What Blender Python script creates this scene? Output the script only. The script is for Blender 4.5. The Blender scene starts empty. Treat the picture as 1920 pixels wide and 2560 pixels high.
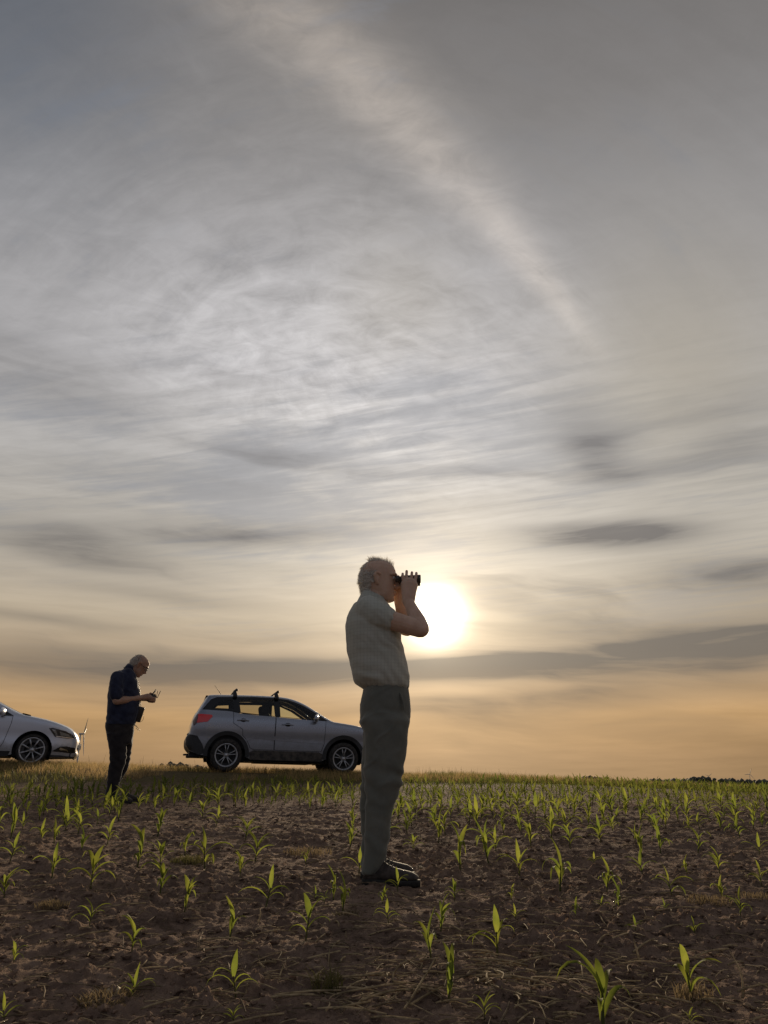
import bpy, bmesh, math, random
import numpy as np
from mathutils import Vector, Matrix, geometry
rnd = random.Random(7)
nrs = np.random.RandomState(11)
SC = bpy.context.scene
COL = SC.collection
PI = math.pi
R = math.radians

# ------------------------------------------------------------------ camera
CAM_H = 0.80                      # eye height of the crouching photographer
PITCH = math.atan(670 / 1920)     # the phone looks up by about 19 degrees
cam = bpy.data.cameras.new('camera'); camo = bpy.data.objects.new('camera', cam); COL.objects.link(camo)
cam.sensor_fit = 'VERTICAL'; cam.sensor_height = 36.0; cam.sensor_width = 27.0; cam.lens = 27.0
cam.clip_start = 0.05; cam.clip_end = 20000
camo.location = (0, 0, CAM_H); camo.rotation_euler = (PI / 2 + PITCH, 0, 0)
SC.camera = camo

# ------------------------------------------------------------------ light
SUN_EL, SUN_AZ = R(11.5), R(3.77)             # low sun ahead, a little to the right
SUN = Vector((math.sin(SUN_AZ) * math.cos(SUN_EL), math.cos(SUN_AZ) * math.cos(SUN_EL), math.sin(SUN_EL)))
sl = bpy.data.lights.new('sun', 'SUN'); sl.energy = 4.3; sl.angle = R(5); sl.color = (1.0, 0.80, 0.55)
so = bpy.data.objects.new('sun', sl); COL.objects.link(so)
so.rotation_euler = (-SUN).to_track_quat('-Z', 'Y').to_euler()
SC.view_settings.view_transform = 'Standard'; SC.view_settings.look = 'None'
SC.view_settings.exposure = 0.0; SC.view_settings.gamma = 1.0; SC.view_settings.use_curve_mapping = False

# ------------------------------------------------------------------ sky
W = bpy.data.worlds.new('World'); SC.world = W; W.use_nodes = True
NT = W.node_tree; NT.nodes.clear()

class V:                       # tiny wrapper: python arithmetic -> math nodes
    def __init__(s, sock): s.s = sock
    @staticmethod
    def op(o, *a, clamp=False):
        n = V.nt.nodes.new('ShaderNodeMath'); n.operation = o; n.use_clamp = clamp
        for i, x in enumerate(a):
            if isinstance(x, V): V.nt.links.new(x.s, n.inputs[i])
            else: n.inputs[i].default_value = float(x)
        return V(n.outputs[0])
    def __add__(a, b): return V.op('ADD', a, b)
    __radd__ = __add__
    def __sub__(a, b): return V.op('SUBTRACT', a, b)
    def __rsub__(a, b): return V.op('SUBTRACT', b, a)
    def __mul__(a, b): return V.op('MULTIPLY', a, b)
    __rmul__ = __mul__
    def __truediv__(a, b): return V.op('DIVIDE', a, b)
    def __neg__(a): return V.op('MULTIPLY', a, -1)
V.nt = NT
def vexp(a): return V.op('EXPONENT', a)
def vmax(a, b): return V.op('MAXIMUM', a, b)
def vmin(a, b): return V.op('MINIMUM', a, b)
def vsm(a, lo, hi):
    n = V.nt.nodes.new('ShaderNodeMapRange'); n.interpolation_type = 'SMOOTHSTEP'
    V.nt.links.new(a.s, n.inputs[0]); n.inputs[1].default_value = lo; n.inputs[2].default_value = hi
    return V(n.outputs[0])
def vcomb(x, y, z):
    n = V.nt.nodes.new('ShaderNodeCombineXYZ')
    for i, a in enumerate((x, y, z)):
        if isinstance(a, V): V.nt.links.new(a.s, n.inputs[i])
        else: n.inputs[i].default_value = a
    return n.outputs[0]
def vnoise(vec, scale, detail=4, rough=0.55, dist=0.0):
    n = V.nt.nodes.new('ShaderNodeTexNoise'); n.inputs['Scale'].default_value = scale
    n.inputs['Detail'].default_value = detail; n.inputs['Roughness'].default_value = rough; n.inputs['Distortion'].default_value = dist
    V.nt.links.new(vec, n.inputs['Vector']); return V(n.outputs['Fac'])
def vdot(vec, k):
    n = V.nt.nodes.new('ShaderNodeVectorMath'); n.operation = 'DOT_PRODUCT'
    V.nt.links.new(vec, n.inputs[0]); n.inputs[1].default_value = k; return V(n.outputs['Value'])
def lin(c):
    return tuple(((x / 255) / 12.92 if x / 255 <= 0.04045 else (((x / 255) + 0.055) / 1.055) ** 2.4) for x in c)
def ramp(fac, stops):
    n = V.nt.nodes.new('ShaderNodeValToRGB'); V.nt.links.new(fac.s, n.inputs[0]); e = n.color_ramp.elements
    while len(e) < len(stops): e.new(0.5)
    for k, (p, c) in zip(e, stops): k.position = p; k.color = (*c, 1)
    return n.outputs[0]
def cscale(col, fac):
    n = V.nt.nodes.new('ShaderNodeVectorMath'); n.operation = 'SCALE'
    V.nt.links.new(col, n.inputs[0])
    if isinstance(fac, V): V.nt.links.new(fac.s, n.inputs['Scale'])
    else: n.inputs['Scale'].default_value = fac
    return n.outputs[0]
def cadd(a, b):
    n = V.nt.nodes.new('ShaderNodeVectorMath'); n.operation = 'ADD'
    V.nt.links.new(a, n.inputs[0]); V.nt.links.new(b, n.inputs[1]); return n.outputs[0]
def cconst(c):
    n = V.nt.nodes.new('ShaderNodeCombineXYZ')
    for i in range(3): n.inputs[i].default_value = c[i]
    return n.outputs[0]
def cmix(f, a, b):
    n = V.nt.nodes.new('ShaderNodeMix'); n.data_type = 'RGBA'
    if isinstance(f, V): V.nt.links.new(f.s, n.inputs[0])
    else: n.inputs[0].default_value = f
    for k, x in ((6, a), (7, b)):
        if isinstance(x, tuple): n.inputs[k].default_value = (*x, 1)
        else: V.nt.links.new(x, n.inputs[k])
    return n.outputs[2]

tc = NT.nodes.new('ShaderNodeTexCoord'); DV = tc.outputs['Generated']
sep = NT.nodes.new('ShaderNodeSeparateXYZ'); NT.links.new(DV, sep.inputs[0])
dx, dy, dz = V(sep.outputs[0]), V(sep.outputs[1]), V(sep.outputs[2])
el = V.op('ARCSINE', vmin(vmax(dz, -1.0), 1.0)) * (180 / PI)              # elevation, degrees
az = V.op('ARCTAN2', dx, dy) * (180 / PI)                                  # azimuth right of straight ahead
sa = V.op('ARCCOSINE', vmin(vmax(vdot(DV, SUN), -1.0), 1.0)) * (180 / PI)  # angle from the sun
# coordinates on a flat cloud sheet overhead
zc = vmax(dz, 0.0) + 0.10
qx, qy = dx / zc, dy / zc
wn = vnoise(vcomb(qx, qy, 0.0), 0.9, 2) - 0.5
# 1) soft sheet, 2) fibrous cirrus combed along a slowly turning direction, 3) low flat bands
sheet = vnoise(vcomb(qx * 0.8 + wn * 0.6, qy * 0.9 + wn * 0.5, 3.1), 1.5, 5, 0.55) - 0.5
ang = 0.30
fx = qx * math.cos(ang) - qy * math.sin(ang) + wn * 0.35
fy = qx * math.sin(ang) + qy * math.cos(ang) + qx * qx * 0.10
fib = vnoise(vcomb(fx * 0.9, fy * 6.0, 7.7), 2.6, 7, 0.62, 0.35) - 0.5
fine = vnoise(vcomb(qx * 3.0, qy * 4.0 + wn, 5.5), 4.0, 6, 0.65, 0.8) - 0.5
ca_, ce_ = (az + 1.8) * 0.84, el - 19.0                              # high fibres bend round in wide arcs above the sun
arcs = vnoise(vcomb(V.op('ARCTAN2', ca_, ce_) * 1.7 + wn * 0.4, V.op('SQRT', ca_ * ca_ + ce_ * ce_) * 0.30 + wn * 1.3, 6.1), 1.6, 7, 0.62, 0.3) - 0.5
him = vsm(el, 25.0, 36.0)
fib = fib * (1.0 - him * 0.7) + arcs * him * 0.95
bw = vnoise(vcomb(az * 0.035, el * 0.10, 1.7), 1.0, 3) - 0.5
bands = vnoise(vcomb(az * 0.028 + bw * 0.8, el * 0.23 + az * 0.012 + bw * 1.6, 9.3), 1.0, 5, 0.52, 0.3)
bfine = vnoise(vcomb(az * 0.07, el * 0.75 + bw * 2.0, 4.4), 1.0, 5, 0.6, 0.4) - 0.5
lowm = (1.0 - vsm(el, 19.0, 31.0))
def blob(a0, e0, wa, we, k, tilt=0.0, wig=2.0):
    da = (az - a0 + wn * wig) / wa
    de = (el - e0 - (az - a0) * tilt + bw * wig * 1.6) / we
    return vexp(-(da * da + de * de)) * k
dark = vsm(bands, 0.50, 0.74) * lowm * 0.55
for b in ((-11.5, 17.2, 12, 1.0, 0.80, 0.07), (-22, 15.2, 7, 1.3, 0.75, -0.10), (17.0, 16.8, 6.0, 0.85, 1.7, -0.05),
          (16.6, 23.6, 3.0, 2.3, 0.62, -0.55, 4.0), (27, 22.5, 4.0, 2.0, 0.25, 0.0),
          (-9, 7.4, 19, 0.95, 1.4, 0.0), (7, 7.4, 8, 0.8, 0.62, 0.05), (13, 5.6, 6, 0.5, 0.45, 0.06), (25, 9.6, 7.5, 2.4, 0.50, 0.10), (16, 8.8, 6.0, 0.6, 0.34, 0.10), (20, 7.2, 7.0, 0.6, 0.38, 0.04), (26, 13.6, 5.0, 0.9, 0.8, -0.1),
          (13, 5.0, 13, 0.8, 0.30, 0.06), (-14, 20.8, 11, 1.8, 0.34, 0.0), (-27, 26.5, 9, 2.2, 0.55, -0.08), (-9, 24.0, 6, 1.4, 0.30, 0.0), (-12, 28.6, 4, 1.2, 0.26, 0.05),
          (-17, 12.6, 7, 0.6, 0.45, -0.06), (-24, 10.2, 7, 0.5, 0.4, -0.04), (6, 19.6, 8, 0.9, 0.12, 0.0)):
    dark = dark + blob(*b)
dark = vmin(vmax(dark * (0.25 + bands * 1.35 + bfine * 2.2), 0.0), 1.0)
# the long bright streak that rises from right of the sun towards the upper left (a great circle, so a plane through the eye)
def ray(u, v):
    p = Vector(((u - 960) / 1920, math.cos(PITCH) - math.sin(PITCH) * (-(v - 1280) / 1920), math.sin(PITCH) + math.cos(PITCH) * (-(v - 1280) / 1920)))
    return p.normalized()
pa, pb = ray(650, 0), ray(1460, 850)
nrm = pa.cross(pb).normalized(); mid = (pa + pb).normalized()
along = vdot(DV, tuple(nrm.cross(mid))) * (1 if True else 0)
sgn = 1 if ray(1750, 300).dot(nrm) > 0 else -1
off = vdot(DV, tuple(nrm * sgn)) + wn * 0.014 + bw * 0.006 + along * along * 0.28 - 0.022
wid = 0.0115 + vsm(el, 29.0, 52.0) * 0.034
streak = vexp(-(off * off) / (wid * wid)) * vsm(el, 28.0, 36.0) * vsm(vdot(DV, tuple(mid)), 0.2, 0.6) * (0.8 + fine * 1.2 + fib * 0.8)
# fanned bright patch of cirrus above the sun
def sblob(u, v, r, k):
    return vexp((vdot(DV, tuple(ray(u, v))) - 1.0) / (1 - math.cos(R(r)))) * k
r0 = ray(690, 740); q0x, q0y = r0.x / (r0.z + 0.10), r0.y / (r0.z + 0.10)          # fibres fanning out of one tuft
ta = V.op('ARCTAN2', qx - q0x + wn * 0.12, qy - q0y); tr0 = V.op('SQRT', (qx - q0x) * (qx - q0x) + (qy - q0y) * (qy - q0y))
fan = vsm(tr0, 0.10, 0.34) * (vnoise(vcomb(ta * 5.0, tr0 * 2.2 - ta * 1.2, 2.2), 2.4, 6, 0.6, 0.4) - 0.5) * (sblob(800, 900, 8, 1.0) + sblob(620, 860, 4, 0.6))
patch = sblob(760, 880, 7.5, 0.20) + sblob(1060, 1000, 9, 0.16) + sblob(480, 860, 6, 0.13) + sblob(1000, 745, 5, 0.05)
# colour of the veiled sky by height, as the thin high cloud takes it from the sun
E_ = lambda d: (d + 10) / 100
base = ramp((el + 10.0) / 100.0, [
    (0.00, lin((120, 104, 84))), (E_(-1), lin((158, 127, 90))), (E_(1.5), lin((166, 133, 95))), (E_(4.2), lin((192, 154, 107))), (E_(7.5), lin((174, 151, 123))),
    (E_(11), lin((187, 172, 150))), (E_(16), lin((188, 181, 170))), (E_(22), lin((183, 180, 177))), (E_(29), lin((179, 177, 178))),
    (E_(37), lin((165, 163, 164))), (E_(46), lin((142, 139, 138))), (E_(56), lin((121, 118, 117))), (E_(90), lin((108, 107, 109)))])
base = cmix(vsm(sa, 45.0, 150.0) * 0.85, base, lin((128, 134, 150)))       # away from the sun the veil turns cool
bright = vexp(sa / -20.0) * 0.40 + 0.84
tex = sheet * 0.34 + fib * 0.50 * vsm(el, 8.0, 24.0) + fine * 0.30 * vsm(el, 14.0, 30.0) + bfine * 0.55 * lowm + fan * 0.55 + patch * (1.0 + fib * 3.5 + fine * 3.0)
side = vexp(-(az - 2.0) * (az - 2.0) / 900.0) * 0.10 - 0.05
rightof = vsm(off, 0.0, 0.08) * vsm(el, 22.0, 34.0)          # the sheet right of the streak is smoother and duller
tex = tex * (1.0 - rightof * 0.6) - rightof * 0.13
veil = cscale(base, bright * (1.0 + tex + side))
veil = cmix(vsm(-sheet - fib * 0.6 + (bw * 0.6) * lowm, -0.02, 0.22) * 0.45 * vsm(el, 6.0, 18.0), veil, cscale(cconst(lin((146, 152, 164))), bright))
veil = cmix(vmin(sblob(1700, 940, 9, 0.55) + sblob(1000, 750, 5, 0.25), 1.0), veil, cscale(cconst(lin((176, 166, 146))), bright))
veil = cadd(veil, cscale(cconst(lin((160, 146, 130))), streak * 0.47))
dcol = ramp((el + 10.0) / 100.0, [(E_(3), lin((150, 124, 94))), (E_(8), lin((112, 107, 101))), (E_(16), lin((104, 101, 101))), (E_(26), lin((124, 122, 123)))])
veil = cmix(dark * 0.85, veil, cscale(dcol, bright * 0.98))
# clear sky behind the veil
sky = NT.nodes.new('ShaderNodeTexSky'); sky.sky_type = 'NISHITA'; sky.sun_disc = False
sky.sun_elevation = SUN_EL; sky.sun_rotation = SUN_AZ; sky.air_density = 1.0; sky.dust_density = 1.5
skc = cscale(sky.outputs[0], 0.06)
gap = sblob(-40, 40, 10, 0.55) + vsm(sheet + fib * 0.5 + vsm(el, 40.0, 62.0) * 0.05 + vsm(-az, 8.0, 40.0) * vsm(el, 40.0, 55.0) * 0.35, 0.10, 0.50) * 0.55 * vsm(el, 10.0, 30.0)
veil = cmix(gap, veil, skc)
# the sun itself, burning through the thin cloud
glow = cadd(cscale(cconst((1.0, 0.90, 0.70)), vexp(-(sa * sa) / (1.62 * 1.62)) * 4.0),
            cadd(cscale(cconst((1.0, 0.78, 0.50)), vexp(sa / -3.4) * 0.85), cscale(cconst((1.0, 0.80, 0.54)), vexp(sa / -8.5) * 0.29)))
glow = cscale(glow, 1.0 - dark * 0.55)
total = cadd(veil, glow)
bg = NT.nodes.new('ShaderNodeBackground'); bg.inputs[1].default_value = 1.0
NT.links.new(total, bg.inputs[0]); wo = NT.nodes.new('ShaderNodeOutputWorld'); NT.links.new(bg.outputs[0], wo.inputs[0])

# ------------------------------------------------------------------ helpers
def hsh(ix, iy, iz, seed):
    n = (ix.astype(np.int64) * 374761393 + iy.astype(np.int64) * 668265263 + iz.astype(np.int64) * 2147483647 + seed * 1442695041) & 0xFFFFFFFF
    n = ((n ^ (n >> 13)) * 1274126177) & 0xFFFFFFFF
    n = ((n ^ (n >> 16)) * 2246822519) & 0xFFFFFFFF
    return ((n ^ (n >> 15)) & 0xFFFFFF) / float(0xFFFFFF) * 2 - 1
def noise3(x, y, z, seed=0):
    x, y, z = np.broadcast_arrays(np.asarray(x, float), np.asarray(y, float), np.asarray(z, float))
    xi, yi, zi = np.floor(x), np.floor(y), np.floor(z)
    fx_, fy_, fz_ = x - xi, y - yi, z - zi
    u, v, w = [t * t * (3 - 2 * t) for t in (fx_, fy_, fz_)]
    r = 0
    for a in (0, 1):
        for b in (0, 1):
            for c in (0, 1):
                r = r + (u if a else 1 - u) * (v if b else 1 - v) * (w if c else 1 - w) * hsh(xi + a, yi + b, zi + c, seed)
    return r
def fbm(x, y, z=0.0, seed=0, oct=4, gain=0.5):
    r, a = 0, 1.0
    for i in range(oct):
        r = r + a * noise3(x * 2 ** i, y * 2 ** i, z * 2 ** i, seed + i * 17); a *= gain
    return r

def mesh_from(name, verts, faces, mat=None, smooth=True):
    me = bpy.data.meshes.new(name); me.from_pydata([tuple(v) for v in verts], [], faces); me.update()
    if mat: me.materials.append(mat)
    if smooth: me.polygons.foreach_set('use_smooth', [True] * len(me.polygons))
    return me
def link(name, me, parent=None, loc=None):
    o = bpy.data.objects.new(name, me); COL.objects.link(o)
    if parent: o.parent = parent
    if loc is not None: o.location = loc
    return o
def empty(name, loc, rot=(0, 0, 0)):
    o = bpy.data.objects.new(name, None); COL.objects.link(o); o.location = loc; o.rotation_euler = rot; o.empty_display_size = 0.1
    return o
def tag(o, label, cat, group=None):
    o['label'] = label; o['category'] = cat
    if group: o['group'] = group
    return o

class MB:                                  # collects shapes for one mesh
    def __init__(s): s.v = []; s.f = []
    def add(s, vs, fs):
        k = len(s.v); s.v.extend([Vector(v) for v in vs]); s.f.extend([tuple(i + k for i in f) for f in fs]); return s
    def box(s, c, d, M=None, taper=1.0):
        vs = []
        for z in (-1, 1):
            t = taper if z > 0 else 1.0
            for x, y in ((-1, -1), (1, -1), (1, 1), (-1, 1)): vs.append(Vector((x * d[0] / 2 * t, y * d[1] / 2 * t, z * d[2] / 2)))
        vs = [(M @ v if M else v) + Vector(c) for v in vs]
        return s.add(vs, [(3, 2, 1, 0), (4, 5, 6, 7), (0, 1, 5, 4), (1, 2, 6, 5), (2, 3, 7, 6), (3, 0, 4, 7)])
    def loft(s, rings, cap=True):
        n = len(rings[0]); vs = [p for r in rings for p in r]; fs = []
        for i in range(len(rings) - 1):
            for j in range(n):
                a, b = i * n + j, i * n + (j + 1) % n
                fs.append((a, b, b + n, a + n))
        if cap:
            m = len(vs); vs = vs + [sum((Vector(p) for p in rings[0]), Vector()) / n, sum((Vector(p) for p in rings[-1]), Vector()) / n]
            k = (len(rings) - 1) * n
            for j in range(n):
                fs.append((m, (j + 1) % n, j)); fs.append((m + 1, k + j, k + (j + 1) % n))
        return s.add(vs, fs)
    def tube(s, pts, rad, n=10, flat=1.0, up=None, round_caps=True):
        pts = [Vector(p) for p in pts]
        if not hasattr(rad, '__len__'): rad = [rad] * len(pts)
        rad = list(rad)
        if round_caps:
            d0 = (pts[0] - pts[1]).normalized(); d1 = (pts[-1] - pts[-2]).normalized()
            pts = [pts[0] + d0 * rad[0] * 0.85, pts[0] + d0 * rad[0] * 0.5] + pts + [pts[-1] + d1 * rad[-1] * 0.5, pts[-1] + d1 * rad[-1] * 0.85]
            rad = [rad[0] * 0.45, rad[0] * 0.85] + rad + [rad[-1] * 0.85, rad[-1] * 0.45]
        rings = []; u = None
        for i, p in enumerate(pts):
            t = (pts[min(i + 1, len(pts) - 1)] - pts[max(i - 1, 0)]).normalized()
            if u is None:
                ref = Vector(up) if up else (Vector((0, 0, 1)) if abs(t.z) < 0.9 else Vector((1, 0, 0)))
                u = ref
            u = (u - t * u.dot(t)).normalized(); w = t.cross(u)
            rings.append([p + (u * math.cos(a) * flat + w * math.sin(a)) * rad[i] for a in [2 * PI * k / n for k in range(n)]])
        return s.loft(rings)
    def lathe(s, prof, n=32, axis='y', c=(0, 0, 0)):        # prof: (radius, along)
        rings = []
        for r, h in prof:
            ring = []
            for k in range(n):
                a = 2 * PI * k / n; p = (r * math.cos(a), r * math.sin(a))
                ring.append(Vector(c) + (Vector((p[0], h, p[1])) if axis == 'y' else Vector((h, p[0], p[1])) if axis == 'x' else Vector((p[0], p[1], h))))
            rings.append(ring)
        return s.loft(rings, cap=False)
    def ball(s, c, r, n=12, m=8):
        rr = r if hasattr(r, '__len__') else (r, r, r); rings = []
        for i in range(1, m):
            t = PI * i / m
            rings.append([Vector(c) + Vector((rr[0] * math.sin(t) * math.cos(2 * PI * k / n), rr[1] * math.sin(t) * math.sin(2 * PI * k / n), -rr[2] * math.cos(t))) for k in range(n)])
        return s.loft(rings)
    def mesh(s, name, mat=None, smooth=True): return mesh_from(name, s.v, s.f, mat, smooth)
    def build(s, name, mat, parent=None, loc=None, smooth=True, fix=True):
        me = s.mesh(name, mat, smooth)
        if fix:
            b = bmesh.new(); b.from_mesh(me); bmesh.ops.recalc_face_normals(b, faces=b.faces); b.to_mesh(me); b.free()
        return link(name, me, parent, loc)

def merged(name, parts, mat):              # quick merge of many (verts Nx3, faces MxK) arrays of one face size
    vs, fs, k = [], [], 0
    for v, f in parts: vs.append(v); fs.append(f + k); k += len(v)
    v = np.concatenate(vs); f = np.concatenate(fs); n = f.shape[1]
    me = bpy.data.meshes.new(name)
    me.vertices.add(len(v)); me.vertices.foreach_set('co', v.astype(np.float32).ravel())
    me.loops.add(f.size); me.loops.foreach_set('vertex_index', f.astype(np.int32).ravel())
    me.polygons.add(len(f)); me.polygons.foreach_set('loop_start', np.arange(0, f.size, n, dtype=np.int32))
    me.polygons.foreach_set('use_smooth', np.ones(len(f), bool))
    me.update(calc_edges=True); me.validate()
    me.materials.append(mat); return me

# ------------------------------------------------------------------ materials
def newmat(name):
    m = bpy.data.materials.new(name); m.use_nodes = True; V.nt = m.node_tree
    return m, m.node_tree, m.node_tree.nodes['Principled BSDF']
def objco(scale=(1, 1, 1), world=False):
    nt = V.nt
    if world: src = nt.nodes.new('ShaderNodeNewGeometry').outputs['Position']
    else: src = nt.nodes.new('ShaderNodeTexCoord').outputs['Object']
    mp = nt.nodes.new('ShaderNodeMapping'); mp.inputs['Scale'].default_value = scale
    nt.links.new(src, mp.inputs[0]); return mp.outputs[0]
def bump(p, h, strength=0.3, dist=0.01):
    b = V.nt.nodes.new('ShaderNodeBump'); b.inputs['Strength'].default_value = strength; b.inputs['Distance'].default_value = dist
    V.nt.links.new(h.s, b.inputs['Height']); V.nt.links.new(b.outputs[0], p.inputs['Normal'])
def simple(name, c, rough=0.6, metal=0.0, var=0.0, scale=20.0, bmp=0.0, spec=0.5, coat=0.0, c2=None, world=False):
    m, nt, p = newmat(name)
    p.inputs['Roughness'].default_value = rough; p.inputs['Metallic'].default_value = metal; p.inputs['Specular IOR Level'].default_value = spec
    p.inputs['Coat Weight'].default_value = coat; p.inputs['Coat Roughness'].default_value = 0.06
    p.inputs['Base Color'].default_value = (*c, 1)
    if var or c2:
        n = vnoise(objco(world=world), scale, 5, 0.6)
        a = tuple(x * (1 - var) for x in c); b = c2 or tuple(min(1, x * (1 + var)) for x in c)
        V.nt.links.new(cmix(vsm(n, 0.32, 0.68), a, b), p.inputs['Base Color'])
        if bmp: bump(p, n, bmp, 0.004)
    return m
def leafy(name, c1, c2, trans=0.5, scale=9.0, rough=0.5, tr_gain=1.6, world=True):      # thin blade: diffuse in front, light through it
    m, nt, p = newmat(name)
    n = vnoise(objco(world=world), scale, 3, 0.6)
    n2 = vnoise(objco(world=world), 2.3, 2, 0.5)
    col = cmix(vsm(n * 0.6 + n2 * 0.4, 0.36, 0.64), c1, c2)
    nt.links.new(col, p.inputs['Base Color']); p.inputs['Roughness'].default_value = rough
    p.inputs['Specular IOR Level'].default_value = 0.1
    t = nt.nodes.new('ShaderNodeBsdfTranslucent')
    nt.links.new(cscale(col, tr_gain), t.inputs[0])
    mx = nt.nodes.new('ShaderNodeMixShader'); mx.inputs[0].default_value = trans
    nt.links.new(p.outputs[0], mx.inputs[1]); nt.links.new(t.outputs[0], mx.inputs[2])
    nt.links.new(mx.outputs[0], nt.nodes['Material Output'].inputs[0])
    return m

# ------------------------------------------------------------------ ground
CTRL = np.array([  # x, y, height relative to the eye
    (0, 0, -.80), (-4, 0, -.75), (4, 0, -.84), (0, 2.0, -.675), (0, 3, -.60), (-.05, 4.45, -.498), (-2.5, 4.5, -.475), (2.5, 4.5, -.52),
    (-3.04, 9.3, -.25), (0, 9.3, -.28), (3.5, 9.3, -.31), (7, 10, -.33), (-1, 13, -.155), (-5, 11.8, -.185), (-7.2, 11.5, -.17), (3.5, 14, -.15), (8, 14, -.30),
    (-3.52, 16.7, .150), (-.9, 17.5, .105), (-3.52, 18.2, .155), (-1.1, 19, .10), (-7.05, 15.6, .262), (-7.4, 17, .27), (-10, 14.5, .33), (-10, 16.5, .35), (4.5, 18.5, -.11), (4, 20.3, -.12),
    (9.5, 20.0, -.30), (9, 22, -.32), (14, 22, -.43), (20, 25, -.6), (-18, 15, .5), (-16, 8, .1), (16, 8, -.5), (-12, 2, -.55), (12, 2, -.8), (0, -8, -1.25)])
def _tps(P):
    d = np.hypot(P[:, None, 0] - P[None, :, 0], P[:, None, 1] - P[None, :, 1])
    K = np.where(d > 0, d * d * np.log(d + 1e-9), 0) + np.eye(len(P)) * 0.02
    A = np.zeros((len(P) + 3,) * 2); A[:-3, :-3] = K; A[:-3, -3] = 1; A[:-3, -2:] = P[:, :2]; A[-3, :-3] = 1; A[-2:, :-3] = P[:, :2].T
    return np.linalg.solve(A, np.append(P[:, 2], [0, 0, 0]))
TW = _tps(CTRL)
def crest_y(x): return 18.3 + 0.27 * (x + 3.5)
def ground(x, y):
    x = np.asarray(x, float); y = np.asarray(y, float); sh = np.broadcast(x, y).shape
    x = np.broadcast_to(x, sh).ravel(); y = np.broadcast_to(y, sh).ravel()
    xc = np.clip(x, -18, 20); yc = np.minimum(np.clip(y, -8, 25), crest_y(xc))
    z = np.full(x.shape, TW[-3]) + TW[-2] * xc + TW[-1] * yc
    for i in range(0, len(x), 200000):
        s = slice(i, i + 200000)
        d = np.hypot(xc[s, None] - CTRL[None, :, 0], yc[s, None] - CTRL[None, :, 1])
        z[s] += np.where(d > 0, d * d * np.log(d + 1e-9), 0) @ TW[:-3]
    z = z + (x - xc) * -0.03 + np.minimum(y + 8, 0) * 0.05
    over = np.maximum(y - crest_y(x), 0)                       # past the crest the land falls away to a wide plain
    z = z - np.where(over < 60, over ** 2 / 60 * 0.045, 2.7 + (1 - np.exp(-(over - 60) / 120)) * 6.0)
    return (z + CAM_H).reshape(sh)
def gz(x, y): return float(ground(np.array([x]), np.array([y]))[0])
def relief(x, y):                                              # clods, ridges and hoof-sized hollows of the tilled soil
    near = np.clip((14 - y) / 6, 0, 1)
    r = fbm(x * 1.1, y * 1.1, 0, 3, 3) * 0.022 + fbm(x * 6, y * 7, 0, 5, 3, 0.6) * 0.012
    c = fbm(x * 17, y * 20, 0, 9, 3, 0.7); r = r + np.maximum(c - 0.15, 0) * 0.018 * (0.4 + np.clip(fbm(x * 1.7, y * 1.7, 0, 12, 2) + .4, 0, 1))
    c2 = fbm(x * 47, y * 52, 0, 21, 2, 0.8); r = r + c2 * 0.0045
    return r * near
def gzr(x, y): return gz(x, y) + float(relief(np.array([x]), np.array([y]))[0])
def pix(u, v, Y=None):                                         # point in the place seen at a photograph pixel, at depth Y
    r = (u - 960) / 1920; up = -(v - 1280) / 1920
    d = (r, math.cos(PITCH) - math.sin(PITCH) * up, math.sin(PITCH) + math.cos(PITCH) * up)
    return Vector((d[0] * Y / d[1], Y, CAM_H + d[2] * Y / d[1]))
def on_ground(u, v):
    Ys = np.linspace(1.2, 24, 2400); p0 = pix(u, v, 1.0)
    z = ground(p0.x * Ys, Ys); s = CAM_H + (p0.z - CAM_H) * Ys
    k = np.argmax(z >= s); k = k if z[k] >= s[k] else len(Ys) - 1
    return float(p0.x * Ys[k]), float(Ys[k])

def soil_material():
    m, nt, p = newmat('tilled_soil')
    co = objco(world=True)
    n1, n2, n3 = vnoise(co, 1.3, 4, 0.6), vnoise(co, 14, 5, 0.65), vnoise(co, 70, 4, 0.7)
    c = cmix(vsm(n2, 0.35, 0.68), (0.112, 0.074, 0.055), (0.255, 0.175, 0.128))
    c = cmix(vsm(n1, 0.4, 0.7) * 0.55, c, (0.26, 0.178, 0.130))
    c = cmix(vsm(n3, 0.56, 0.75) * 0.7, c, (0.34, 0.26, 0.19))
    # the grassed bank and what lies beyond is covered in dull turf
    sp = nt.nodes.new('ShaderNodeSeparateXYZ'); nt.links.new(nt.nodes.new('ShaderNodeNewGeometry').outputs['Position'], sp.inputs[0])
    gx, gy = V(sp.outputs[0]), V(sp.outputs[1])
    turf = vsm(gy - gx * 0.27 + (n1 - 0.5) * 2.0, 13.9, 15.0)
    far = vsm(gy, 60.0, 300.0)
    tcol = cmix(vsm(n2, 0.3, 0.7), (0.075, 0.060, 0.030), (0.15, 0.115, 0.060))
    fcol = cmix(vsm(vnoise(co, 0.006, 4), 0.4, 0.6), (0.05, 0.06, 0.028), (0.10, 0.085, 0.05))
    c = cmix(far, cmix(turf, c, tcol), fcol)
    nt.links.new(c, p.inputs['Base Color']); p.inputs['Roughness'].default_value = 1.0; p.inputs['Specular IOR Level'].default_value = 0.03
    bump(p, n3 * 0.9 + n2 + vnoise(co, 220, 3, 0.7) * 0.35, 0.9, 0.012); return m
M_SOIL = soil_material()
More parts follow.
